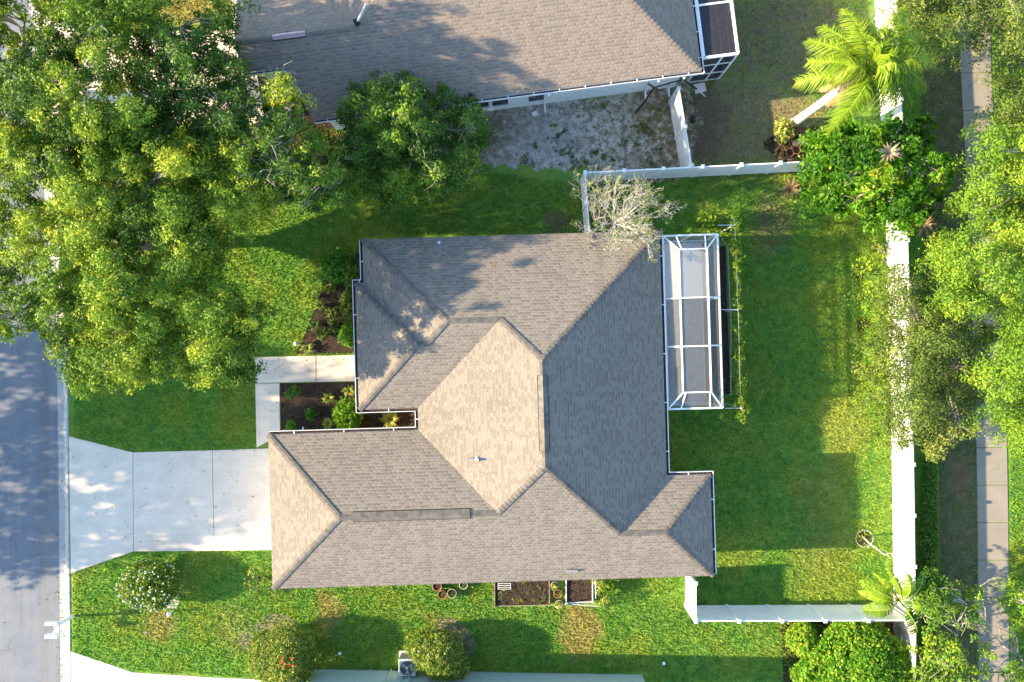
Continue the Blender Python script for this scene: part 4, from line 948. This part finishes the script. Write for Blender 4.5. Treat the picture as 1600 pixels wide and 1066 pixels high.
for a in ((502,477,11,'pale spiky plant highest in the shaded mulch bed, near its slanting edge','leaf_dusty',16,.75),
          (494,508,11,'greenish spiky plant midway down the slanting edge of the shaded mulch bed','leaf_dusty',14,.6),
          (482,544,12,'pale spiky plant in the corner of the shaded mulch bed touching the front path','leaf_dusty',16,.8),
          (515,622,11,'straw coloured spiky plant left of the leafy green shrub in the sunlit bed','leaf_hedge',20,.85),
          (547,611,12,'straw coloured spiky plant beside the roof edge, just below the front path','leaf_hedge',20,.88),
          (515,661,11,'straw coloured spiky plant next to the lower gutter in the sunlit bed','leaf_hedge',18,.85),
          (610,655,17,'large yellow striped spiky plant in the narrow notch between the two gutters','leaf_hedge',44,.92),
          (1233,297,20,'reddish tan spiky plant on the lawn just below the white fence','frond_dead',18,.55)):
    spiky(a[0], a[1], a[2], a[3], a[4], a[5], a[6])
spiky(1438,352,20,'','frond_dead',14,.5,h=.4,parent=ROS,zb=2.9); spiky(1384,240,18,'','frond_dead',14,.8,h=.3,parent=ROS,zb=5.2)
for a in ((458,613,13,'low green strappy plant at the upper left of the sunlit mulch bed',.35),(488,648,13,'low dark leafy plant in the middle of the sunlit mulch bed',.25),(456,664,9,'smallest bright green plant at the lower left of the sunlit mulch bed',.6)):
    shrub('small_plant', a[0], a[1], a[2]*.7, a[2]*.7, .32, a[3], 'leaf_glossy', 34, 7, .11, (a[4],.15), .09, cat='plant')
for a in ((516,448,'low broad leaved plant highest in the shaded mulch bed, between pale and dark plants',.5),(520,490,'low twiggy plant in the middle of the shaded mulch bed',.35),(506,522,'low green plant near the lower end of the shaded mulch bed',.45),(524,508,'low twiggy plant nearest the rounded bright green shrub in the shaded mulch bed',.3)):
    shrub('small_plant', a[0], a[1], 10, 10, .35, a[2], 'leaf_dusty', 34, 6, .12, (a[3],.18), .09, cat='plant')
shrub('sapling', 403, 907, 15, 24, .9, 'pale leaved sapling at the lower left corner of the brown grey roof', 'leaf_dusty', 26, 6, .15, (.62,.2), .12, cat='plant')
for a in ((1340,423),): shrub('small_plant', a[0]+2, a[1], 9, 10, .5, 'grey green little plant in the highest mulch circle by the vine', 'leaf_dusty', 40, 6, .12, (.4,.2), .1, cat='plant')

# ------------------------------------------------------------------ queen palm
pc = W(1352,112,6.7); pb_ = W(1241,192,0)
pr = root('palm_tree', pb_, 'feather palm with a smooth white trunk and arching yellow green fronds over the fence', 'palm')
b = MB(); b.tube([pb_-Vector((0,0,.1)), pb_+Vector((0,0,.2)), pb_.lerp(pc,.35), pb_.lerp(pc,.7), pb_.lerp(pc,.86)], [.26,.21,.19,.18,.17], 14)
b.build('trunk', plain('white palm trunk', (.60,.55,.47), .8, .2, var=.2, scale=5, bump=.6), pr)
b = MB()
for i in range(46):
    a = i*2.4; f = i/46; z = pc.z-1.35+f*1.35; d = Vector((math.cos(a), math.sin(a), 0)); p = pb_.lerp(pc,(z)/pc.z); 
    b.tube([p+d*.13, p+d*.24+Vector((0,0,.25)), p+d*U(.30,.40)+Vector((0,0,.55))], [.06,.045,.02], 5)
b.build('leaf_boot', M['boot'], pr)
def frond(px, py, zt, tint, mat='frond', arch=.7, lw=.70):
    T = W(px, py, zt); c0 = pc+Vector((0,0,.15)); hor = Vector((T.x-c0.x, T.y-c0.y, 0)); L = hor.length; hd = hor/L; sd_ = Vector((-hd.y, hd.x, 0))
    pts = []
    for j in range(15):
        f = j/14; z = c0.z+(T.z-c0.z)*f+arch*math.sin(f*math.pi)*(1-.25*f); pts.append(Vector((c0.x+hor.x*f, c0.y+hor.y*f, z))+sd_*.12*math.sin(f*3))
    b = MB(); b.tube(pts, [.045-.0028*j for j in range(15)], 5)
    st = b.build('frond_stem', M['frond'], pr)
    st.data.attributes.new('tint','FLOAT','FACE').data.foreach_set('value', np.full(len(st.data.polygons), .85, 'f'))
    V, F, Tn = [], [], []
    n = 64
    for i in range(n):
        f = .16+.84*i/n; q = f*14; j = min(13,int(q)); p = pts[j].lerp(pts[j+1], q-j); tg = (pts[j+1]-pts[j]).normalized()
        for s in (-1,1):
            l = lw*(.55+.9*math.sin(min(1,f*1.05)*math.pi)**.7*.6)*U(.8,1.1)*(1-.35*f*f)
            d = (sd_*s*U(.75,1.0)+tg*U(.45,.95)+Vector((0,0,U(-.25,.35)))).normalized()
            m1 = p+d*l*.5+Vector((0,0,.02)); e = p+d*l+Vector((0,0,-l*U(.25,.65))); w_ = tg*.019
            k0 = len(V); V += [p-w_,p+w_,m1+w_*1.1,m1-w_*1.1,e+w_*.2,e-w_*.2]; F += [(k0,k0+1,k0+2,k0+3),(k0+3,k0+2,k0+4,k0+5)]
            t_ = min(1,max(0,random.gauss(tint-.08,.14))); Tn += [t_,t_]
    np_mesh('frond', np.array([tuple(v) for v in V]), np.array(F), M[mat], np.array(Tn), pr)
for a in ((1243,128,6.2,.78),(1262,62,6.6,.72),(1322,14,6.8,.75),(1418,14,7.0,.85),(1460,98,6.9,.78),(1448,140,6.0,.42),(1425,168,5.8,.28),(1370,186,5.6,.30),(1305,192,5.8,.68),
          (1285,40,6.6,.66),(1395,50,7.2,.8),(1478,70,5.8,.30),(1335,170,5.9,.62),(1375,60,7.4,.7),(1300,110,7.1,.82),(1262,96,6.7,.75),(1340,45,7.3,.7),(1440,52,6.9,.75),(1408,150,6.3,.5),(1400,105,7.2,.78),(1290,212,4.9,.62),(1350,30,6.9,.8),(1388,130,6.9,.75),(1398,170,6.2,.6),(1378,90,7.3,.7),(1392,88,7.0,.8),(1412,128,6.6,.7)): frond(*a)
for a in ((1280,140,5.0,.7),(1290,165,4.6,.55),(1300,120,5.2,.8)): frond(*a, mat='frond_dead', arch=.1, lw=.3)

# ------------------------------------------------------------------ banana plant
bp = root('banana_plant', W(1393,925), 'banana plant with long paddle leaves at the corner where two white fences meet', 'plant')
bc = W(1404,938,1.9); b = MB(); b.tube([W(1393,925,-.05), W(1396,928,.9), bc], [.13,.11,.07], 9); b.build('trunk', M['bark_dead'], bp)
for i, (px, py, z, wd_, t0) in enumerate(((1343,908,2.0,.28,.72),(1340,924,1.6,.20,.80),(1348,953,1.7,.36,.55),(1386,888,2.6,.18,.85),(1384,890,1.7,.14,.3),(1418,898,3.0,.28,.92),(1443,894,2.6,.22,.45),(1450,942,2.1,.30,.7),(1432,992,1.7,.34,.22),(1430,972,1.2,.28,.75),(1364,896,1.0,.10,.9),(1395,905,1.5,.14,.25))):
    T = W(px,py,z); hor = T-bc; L = hor.length; hd = Vector((hor.x,hor.y,0)).normalized(); sd_ = Vector((-hd.y,hd.x,0)); pts = []
    for j in range(13): f = j/12; pts.append(bc+hor*f+Vector((0,0,.55*math.sin(f*math.pi))))
    b = MB(); b.tube(pts, [.035-.0024*j for j in range(13)], 5); ms = b.build('midrib', M['frond'], bp)
    ms.data.attributes.new('tint','FLOAT','FACE').data.foreach_set('value', np.full(len(ms.data.polygons), .9, 'f'))
    V, F, Tn = [], [], []
    for s in (-1,1):
        for j in range(3,12):
            for h in (0,1):
                f0 = (j+h*.5)/12; f1 = f0+.5/12*(.97 if U(0,1)<.7 else .6); 
                def wd2(f): g = max(0,min(1,(f-.2)/.8)); return wd_*1.05*math.sin(g*math.pi)**.55 if 0<g<1 else 0
                def at(f): q = min(12,f*12); k_ = min(11,int(q)); return pts[k_].lerp(pts[k_+1], q-k_)
                A, B = at(f0), at(f1); ca, cb_ = wd2(f0), wd2(f1); dz = U(-.06,.02)
                k0 = len(V); V += [A, B, B+sd_*s*cb_+Vector((0,0,-cb_*.35+dz))+hd*.04, A+sd_*s*ca+Vector((0,0,-ca*.35+dz))+hd*.04]; F.append((k0,k0+1,k0+2,k0+3)); Tn.append(min(1,max(0,random.gauss(t0-.22-.06*s,.06))))
    np_mesh('leaf', np.array([tuple(v) for v in V]), np.array(F), M['frond'] if t0 > .5 else M['leaf_glossy'], np.array(Tn), bp)

# ------------------------------------------------------------------ wire trellis with climbing vine
tr = root('trellis', W(1153,500), 'wire trellis on metal posts carrying a thin vine, beside the long white framed screen enclosure', 'trellis')
line = [(1147,340),(1149,372),(1151,420),(1153,480),(1155,540),(1156,590),(1158,641)]
b = MB()
for z in (.8,1.35,1.9): b.tube([W(x,y,z) for x,y in line], .009, 5)
b.build('wire', M['grey_l'], tr)
for x, y in ((1147,352),(1153,484),(1158,638)):
    b = MB(); q = W(x,y,1.85); b.tube([(q.x,q.y,0), (q.x,q.y,1.95)], .03, 8); b.bar(q-Vector((.75 if y!=484 else .95,0,0)), q+Vector((.03,0,0)), .03); b.build('post', M['grey_l'], tr)
pts = []; rr = []
for x, y, n_, s_ in ((1149,345,9,.28),(1150,385,26,.20),(1152,405,22,.22),(1151,430,12,.18),(1152,452,12,.16),(1154,470,10,.12),(1154,520,8,.12),(1155,550,14,.16),(1156,570,10,.14),(1158,600,20,.22),(1157,622,20,.22),(1158,645,26,.24),(1130,640,6,.16),(1155,500,5,.1)):
    for i in range(int(n_*2.4)): w_ = W(x+random.gauss(0,3.5), y+U(-14,14), U(.9,2.0)); pts.append(tuple(w_)); rr.append(s_*.75)
V, F, t = leaves(np.array(pts), np.array(rr), rng.normal(.72,.2,len(pts)), 14, .11, aspect=.7); np_mesh('vine', V, F, M['leaf_fresh'], t, tr)
b = MB(); e = [(1128,375),(1136,385),(1138,440),(1141,500),(1141,560),(1141,616),(1133,619)]
for i in range(len(e)-1):
    A, B = W(*e[i]), W(*e[i+1]); k = max(1,int((B-A).length/.16))
    for j in range(k): p = A.lerp(B, j/k); b.box(p+Vector((U(-.01,.01),0,.05)), (.055,.14,.12), U(-.2,.2))
tag(b.build('garden_edging', M['stone'], None, W(1139,500)), 'scalloped pale edging round the dark mulch strip next to the screen enclosure', 'edging')

# ------------------------------------------------------------------ mailbox on its post
mx = root('mailbox', W(115,962), 'white double mailbox on one post at the kerb, by the lower left lawn', 'mailbox')
p = W(115,962); y0 = p.y-.30; b = MB(); b.bar((p.x,p.y,0), (p.x-.04,p.y,1.2), .12); b.box((p.x-.04,p.y,1.22), (.17,.17,.05)); b.build('post', M['vinyl'], mx)
b = MB(); b.bar((p.x-.1,p.y+.10,1.0), (p.x-.1,y0-.34,1.0), .10); b.bar((p.x-.35,y0-.2,1.0),(p.x-.02,p.y,1.0), .09); b.build('arm', M['vinyl'], mx)
for dy, dx in ((.30,0),(-.34,0)):
    b = MB(); cx, cy, cz = p.x-.27, p.y-.18+dy*.95, 1.07; V = []; n = 9
    for X in (-.28, .28):
        for k in range(n): t_ = math.pi*k/(n-1); V.append((cx+X, cy+.095*math.cos(t_), cz+.11+.095*math.sin(t_)))
        V += [(cx+X, cy-.095, cz), (cx+X, cy+.095, cz)]
    m = n+2; b.add(V, [(k,(k+1)%m,m+(k+1)%m,m+k) for k in range(m)]+[tuple(range(m-1,-1,-1)), tuple(range(m,2*m))]); bx = b.build('box', M['vinyl'], mx)
    b = MB(); b.box((cx-.285,cy,cz+.1), (.012,.16,.16)); b.build('door', M['grey_l'], bx)

# ------------------------------------------------------------------ air conditioning unit
ac = root('air_conditioner', W(640,1034), 'grey air conditioning unit between the sage green wall and the clipped oval shrub', 'air conditioner')
c = W(640,1032); b = MB(); b.box((c.x,c.y,.42), (.82,.82,.72), 0, .03); b.build('cabinet', M['grey_l'], ac)
b = MB(); b.box((c.x,c.y,.04), (1.0,1.0,.08)); b.build('pad', M['conc'], ac)
b = MB()
for i in range(14): f = -.38+i*.058; b.bar((c.x+f,c.y+.412,.1),(c.x+f,c.y+.412,.72), .018); b.bar((c.x+.412,c.y+f,.1),(c.x+.412,c.y+f,.72), .018)
b.build('side_louvre', M['grey_m'], ac)
b = MB(); b.lathe([(.33,.785),(.33,.80),(.35,.80),(.35,.785)], (c.x,c.y,0), 30)
for r in (.08,.14,.20,.26): b.lathe([(r,.80),(r,.808),(r+.008,.808),(r+.008,.80)], (c.x,c.y,0), 26)
for i in range(18): a = i*math.pi/9; b.bar((c.x+.04*math.cos(a),c.y+.04*math.sin(a),.80),(c.x+.34*math.cos(a),c.y+.34*math.sin(a),.80), .007)
gg = b.build('fan_grille', M['grey_m'], ac)
b = MB(); b.lathe([(.0,.783),(.325,.783)], (c.x,c.y,0), 26); b.build('fan_well', M['dark'], gg)
b = MB(); b.lathe([(0,.83),(.06,.825),(.07,.80)], (c.x,c.y,0), 14)
for i in range(3):
    a = i*2.09+.5; b.add([(c.x+.06*math.cos(a-.3),c.y+.06*math.sin(a-.3),.79),(c.x+.29*math.cos(a-.25),c.y+.29*math.sin(a-.25),.787),(c.x+.29*math.cos(a+.35),c.y+.29*math.sin(a+.35),.795),(c.x+.06*math.cos(a+.3),c.y+.06*math.sin(a+.3),.795)], [(0,1,2,3)])
b.build('fan_blade', M['grey_l'], gg)
mb_ = root('meter_box', W(470,1048), 'pale flat box on the sage green wall beside the shrub with the red bloom', 'box')
q = W(472,1050); b = MB(); b.box((q.x,q.y+.12,1.0), (.6,.22,.8), RS); b.build('cabinet', M['grey_l'], mb_)
b = MB(); b.box((q.x,q.y+.245,1.0), (.52,.02,.7), RS); b.build('door', M['white'], mb_)

# ------------------------------------------------------------------ raised beds, pots and the like by the lower wall
def raised_bed(x0, y0, x1, y1, label, mat):
    P = [W(*p) for p in ((x0,y0),(x1,y0-2),(x1,y1-2),(x0,y1))]; c = sum(P, Vector())/4; r = root('raised_bed', (c.x,c.y,0), label, 'raised bed')
    for i in range(4): b = MB(); b.bar(P[i]+Vector((0,0,.14)), P[(i+1)%4]+Vector((0,0,.14)), .045, .28); b.build('board', mat, r)
    b = MB()
    for p in P: b.box((p.x,p.y,.17), (.09,.09,.34))
    b.build('corner_post', mat, r)
    b = MB(); n = 14; V = []; 
    for j in range(n+1):
        for i in range(n+1):
            u, v = i/n, j/n; q = P[0].lerp(P[1],u).lerp(P[3].lerp(P[2],u),v); V.append((q.x,q.y,.20+U(-.03,.035)))
    b.add(V, [(j*(n+1)+i,(j+1)*(n+1)+i,(j+1)*(n+1)+i+1,j*(n+1)+i+1) for j in range(n) for i in range(n)], True); b.build('soil', M['mulch'], r)
    return r, P
rb1, P = raised_bed(773,880,858,944, 'longer raised bed of dry weedy soil under the lower eave of the brown grey roof', M['timber'])
pts = [[U(P[0].x+.15,P[1].x-.15), U(P[3].y+.12,P[0].y-.1), .26] for i in range(60)]; V, F, t = leaves(np.array(pts), np.full(len(pts),.10), rng.normal(.4,.25,len(pts)), 7, .13, aspect=.16)
np_mesh('dry_weeds', V, F, M['leaf_hedge'], t, rb1)
rb2, P = raised_bed(884,880,925,939, 'shorter raised bed of dark soil under the lower eave of the brown grey roof', M['grey_l'])
tl = root('wire_rack', W(788,917), 'small white wire rack lying on the corner of the longer raised bed', 'rack'); b = MB(); q = W(788,916,.3)
for i in range(4): b.bar((q.x-.32,q.y-.14+i*.09,.30),(q.x+.32,q.y-.14+i*.09,.30), .02)
b.build('rail', M['white'], tl); b = MB(); b.bar((q.x-.3,q.y-.16,.285),(q.x-.3,q.y+.15,.285), .02); b.bar((q.x+.3,q.y-.16,.285),(q.x+.3,q.y+.15,.285), .02); b.build('crossbar', M['white'], tl)
def pot(px, py, r, h, label, mat='terra', plant=None, cat='pot', grp=None):
    c = W(px, py, 0); rt = root('flower_pot', c, label, cat, grp)
    b = MB(); b.lathe([(r*.7,0),(r*.95,h*.86),(r*1.06,h*.86),(r*1.06,h),(r*.92,h),(r*.88,h*.82)], c, 18); b.lathe([(0,.01),(r*.7,.01)], c, 18); b.build('bowl', M[mat], rt)
    b = MB(); b.lathe([(0,h*.84),(r*.9,h*.82)], c, 18); b.build('soil', M['soil'], rt)
    if plant:
        n, s, tt = plant; P = np.array([[c.x+U(-.5,.5)*r, c.y+U(-.5,.5)*r, h+U(0,.25)] for i in range(n)]); V, F, t = leaves(P, np.full(n,r*.8), rng.normal(tt,.2,n), 7, s, aspect=.4); np_mesh('plant', V, F, M['leaf_hedge'], t, rt)
    return rt
pot(684,913,.22,.32,'terracotta pot tucked under the lower eave, highest of the left cluster','terra')
pot(692,926,.21,.30,'rust brown pot at the front of the cluster under the lower eave','terra',(5,.09,.5))
pot(707,924,.22,.32,'grey rimmed pot to the right of the rust brown pot','pot_g',(7,.10,.3))
pot(725,911,.20,.30,'pale rimmed pot half hidden under the lower eave, right of the cluster','stone',(4,.08,.4))
pot(871,925,.20,.28,'pinkish terracotta pot between the two raised beds','terra',(4,.08,.7))
pot(873,941,.19,.28,'pale pot with a yellow green plant between the two raised beds','stone',(12,.12,.85))
pot(866,912,.18,.28,'pot half under the eave with a trailing plant, between the two raised beds','pot_g',(10,.12,.7))
b_ = root('climbing_plant', W(935,935), 'loose wire frame with climbing stems at the end of the shorter raised bed', 'plant')
b = MB(); b.tube([W(929,885,.7),W(931,935,.7)], .022, 6); b.tube([W(868,949,.05),W(887,943,.5)], .02, 6); b.tube([W(885,943,.3),W(940,948,.3)], .02, 6)
for x, y in ((930,900),(931,935),(940,948),(886,943)): b.tube([W(x,y,0),W(x,y,.7)], .02, 6)
b.build('rail', M['grey_l'], b_)
P = np.array([tuple(W(x+U(-5,5), y+U(-6,6), U(.1,.9))) for x,y,n in ((938,912,22),(936,925,12),(928,906,10),(944,935,12),(940,944,12)) for i in range(n)]); V, F, t = leaves(P, np.full(len(P),.12), rng.normal(.72,.2,len(P)), 7, .11); np_mesh('climber', V, F, M['leaf_hedge'], t, b_)
shrub('garden_shrub', 950, 916, 12, 12, .5, 'low soft green plant just right of the climbing wire frame', 'leaf_fresh', 46, 8, .12, (.5,.2), .12)

# ------------------------------------------------------------------ black pole frame by the neighbour's corner
fr = root('pole_frame', W(1030,160), 'black tubular swing frame with lower pole coloured pale as sunlit, at the pale green wall corner', 'frame')
zf = 2.1; a = W(1022,137,zf); c = W(1068,124,zf); b = MB(); b.tube([a,c], .035, 8); b.build('crossbar', M['black'], fr)
for pts, m_ in (([W(1013,131,2.35), W(1022,137,zf), W(1032,142,1.75)],'black'),([W(1058,118,2.35),c,W(1080,133,1.6)],'black'),([a,W(1008,158,1.2),W(993,177,0)],'black'),([W(1080,133,1.6),W(1088,139,.9)],'black')):
    b = MB(); b.tube(pts, .045, 8); b.build('pole', M[m_], fr)
b = MB(); b.tube([W(1088,139,.9),W(1102,151,.0)], .035, 8); b.build('pole', M['grey_l'], fr)  # pale grey colour stands for sunlight on the end of this pole
for nm, px, py, lb in (('ball',1082,189,'small black ball on the brown soil beside the old white fence'),):
    q = W(px,py); b = MB(); R_ = .16; b.lathe([(R_*math.sin(math.pi*k/10), R_-R_*math.cos(math.pi*k/10)) for k in range(11)], q, 16); tag(b.build(nm, M['black'], None, q), lb, 'ball')
q = W(836,178); b = MB(); b.box(q+Vector((0,0,.06)), (.28,.22,.12), .4, .03); tag(b.build('paper_bag', M['white'], None, q), 'crumpled white bag lying on the sandy soil under the pale green wall', 'bag')
q = W(1037,1036); b = MB(); b.lathe([(.0,.10),(.07,.09),(.09,.05),(.06,0)], q, 12); tag(b.build('ground_light', M['white'], None, q), 'tiny white dome on the lawn edge near the right end of the sage green wall', 'light')
q = W(271,954); b = MB(); b.tube([q, q+Vector((0,0,.42))], .03, 8); b.lathe([(.0,.56),(.09,.52),(.11,.45),(.05,.40)], q, 14); tag(b.build('garden_light', M['white'], None, q), 'small white garden light beside the ball shaped shrub', 'light')
q = W(466,537); b = MB(); b.tube([q, q+Vector((0,0,.35))], .025, 8); b.lathe([(.0,.46),(.10,.42),(.11,.36),(.04,.32)], q, 14); tag(b.build('garden_light', M['grey_l'], None, q), 'small grey garden light at the slanting edge of the shaded mulch bed', 'light')
q = W(531,1021); b = MB(); b.lathe([(.0,.09),(.08,.07),(.09,0)], q, 12); tag(b.build('ground_light', M['white'], None, q), 'tiny white dome in the dark shade right of the shrub with the red bloom', 'light')

# ------------------------------------------------------------------ young tree in a ring of stones
yt = root('sapling', W(1350,846), 'crooked pale leafless sapling leaning from a ring of edging stones', 'tree')
b = MB(); b.tube([W(1349,840,0), W(1350,840,.5), W(1358,849,1.0), W(1371,858,1.3), W(1380,866,1.6), W(1386,867,1.8), W(1392,873,2.0)], [.05,.045,.04,.035,.028,.02,.012], 7); b.build('trunk', M['bark_dead'], yt)
b = MB(); b.tube([W(1361,850,1.0), W(1357,855,1.15)], [.035,.03], 6); b.tube([W(1384,867,1.7), W(1388,865,1.9), W(1393,864,2.1)], [.02,.015,.008], 5); b.tube([W(1352,842,.7), W(1346,838,1.0)], [.025,.01], 5); b.build('branch', M['bark_dead'], yt)
sheet('mulch_ring', blob(1350,841,11,11), .012, M['mulch'])
st0 = None
for i in range(20):
    a = i*math.pi/10; q = W(1350+13.5*math.cos(a), 841+13*math.sin(a))
    if st0 is None:
        b = MB(); b.box(q+Vector((0,0,.04)), (.05,.075,.07), 0, .01); st0 = b.build('edging_stone', M['stone'], None, q); o = st0
    else: o = st0.copy(); COL.objects.link(o); o.location = q
    o.rotation_euler = (0,0,-a); tag(o, 'small pale stone in the ring round the crooked sapling', 'stone', 'ring of edging stones round the sapling')

# ------------------------------------------------------------------ clutter under the palm
pot(1217,217-2,.24,.36,'large grey pot at the left of the clutter under the palm','pot_g')
pot(1231,243-2,.19,.28,'dark brown pot nearest the white fence under the palm','terra')
pot(1241,239-2,.20,.30,'brown pot right of the one nearest the white fence under the palm','terra')
bd = root('timber_board', W(1252,228), 'short weathered board lying across the brown clutter under the palm', 'board'); b = MB(); b.box(W(1252,224)+Vector((0,0,.22)), (1.05,.27,.05), .13); b.build('plank', M['timber'], bd)
b = MB()
for dx in (-.38,.38): q = W(1252,224); b.box((q.x+dx,q.y+dx*.13,.10), (.12,.22,.19), .13)
b.build('block', M['timber'], bd)
for i, (x, y, lb) in enumerate(((1250,206,'upper one of two long thin battens lying on the brown soil under the palm'),(1250,211,'lower one of two long thin battens lying on the brown soil under the palm'))):
    q = W(x,y); b = MB(); b.box(q+Vector((0,0,.05)), (1.7,.07,.06), -.02); tag(b.build('batten', M['timber'], None, q), lb, 'batten')
P = np.array([tuple(W(U(1210,1262),U(196,250),U(.02,.1))) for i in range(420)]); V, F, t = leaves(P, np.full(len(P),.08), rng.normal(.5,.3,len(P)), 3, .16, aspect=.35)
tag(np_mesh('leaf_litter', V, F, M['frond_dead'], t), kind='stuff')
P = np.array([tuple(W(U(1290,1400),U(966,985),U(.02,.1))) for i in range(260)]); V, F, t = leaves(P, np.full(len(P),.08), rng.normal(.2,.3,len(P)), 3, .15, aspect=.35)
tag(np_mesh('leaf_litter', V, F, M['frond_dead'], t), kind='stuff')

# ------------------------------------------------------------------ grass blades and weeds
def blades(name, N, region, avoid, h=(.05,.12), w=.034, mat=None):
    poly = np.array(region, float); x0,y0 = poly.min(0); x1,y1 = poly.max(0)
    P = np.stack([rng.uniform(x0,x1,N), rng.uniform(y0,y1,N)],1); k = pip(P, poly)
    for a in avoid: k &= ~pip(P, a)
    P = P[k]; n = len(P); C = Wn(P, np.zeros(n)); C[:,2] = .002
    a = rng.uniform(0,2*math.pi,n); d = np.stack([np.cos(a),np.sin(a),np.zeros(n)],1); ww = w*rng.uniform(.5,1.2,n)[:,None]; hh = rng.uniform(*h,n)
    ln = rng.normal(scale=.045,size=(n,2)); tip = C+np.stack([ln[:,0],ln[:,1],hh],1)
    V = np.stack([C-d*ww, C+d*ww, tip],1).reshape(-1,3); F = np.arange(n*3).reshape(-1,3)
    o = np_mesh(name, V, F, mat or M['blade'], rng.random(n), nv=3); return tag(o, kind='stuff')
drive = [[(100,681),(208,706),(460,702),(460,861),(209,863),(100,900)],[(397,557),(600,553),(600,700),(400,702)],bedA,bedB,[(100,1015),(208,1049),(440,1062),(1010,1050),(1010,1100),(100,1100)],
         [(640,160),(1046,138),(1068,272),(908,287),(640,255)],[(560,370),(1030,362),(1042,742),(1085,745),(1085,880),(430,905),(430,690),(560,660)],[(1035,366),(1141,380),(1141,618),(1040,640)],[(773,905),(930,905),(930,948),(773,948)]]
blades('grass', 340000, [(113,200),(1395,200),(1395,1066),(113,1066)], drive+[[(640,100),(1066,100),(1066,272),(640,272)],[(1066,0),(1262,0),(1262,268),(1066,268)]])
blades('grass', 16000, [(1068,0),(1362,0),(1372,262),(1068,270)], [[(1060,0),(1150,0),(1100,140),(1060,150)],[(1205,192),(1265,192),(1265,252),(1205,252)]], h=(.02,.06))
blades('grass', 26000, [(1574,-40),(1640,-40),(1640,1100),(1577,1100)], [])
blades('grass', 12000, [(1400,-60),(1440,-60),(1440,330),(1468,700),(1468,1080),(1400,1080)], [])
blades('grass', 9000, [(1440,-60),(1497,-60),(1512,330),(1526,700),(1527,1080),(1468,1080),(1468,700),(1440,330)], [], h=(.02,.06))
blades('grass', 9000, [(70,-40),(360,-40),(362,44),(120,54),(70,30)], [])
P = np.array([tuple(W(x+random.gauss(0,3.2)*s, y+random.gauss(0,2.6)*s, .04)) for x,y,s,n in ((868,215,1.2,9),(880,205,1,7),(945,165,1,7),(1000,195,2.4,22),(1010,205,1.6,14),(978,222,1.2,10),(993,226,1,8),(930,240,1.2,10),(945,246,1,8),(915,252,1,8),(900,258,1.5,12),(885,235,2.6,30),(838,225,1,6),(1018,252,1,8),(865,195,.8,5),(1030,233,1,6),(960,250,.9,5),(1040,170,2,16),(825,250,2,18)) for i in range(n)])
V, F, t = leaves(P, np.full(len(P),.09), rng.normal(.5,.2,len(P)), 8, .09, .5); tag(np_mesh('weeds', V, F, M['leaf_dusty'], t), kind='stuff')

pl = [(U(113,415), U(690,858)) for i in range(70)]+[(U(88,108)+random.gauss(0,1), U(620,1066)) for i in range(170)]+[(U(399,436), U(600,700)) for i in range(14)]+[(U(400,550), U(559,596)) for i in range(26)]+[(U(0,88), U(540,1066)) for i in range(60)]
P = np.array([tuple(W(x, y, .045 if x > 106 else -.10)) for x, y in pl]); V, F, t = leaves(P, np.full(len(P),.012), rng.normal(.35,.3,len(P)), 1, .085, .3, form=(.2,1.2,0)); tag(np_mesh('leaf_litter', V, F, M['frond_dead'], t), kind='stuff')
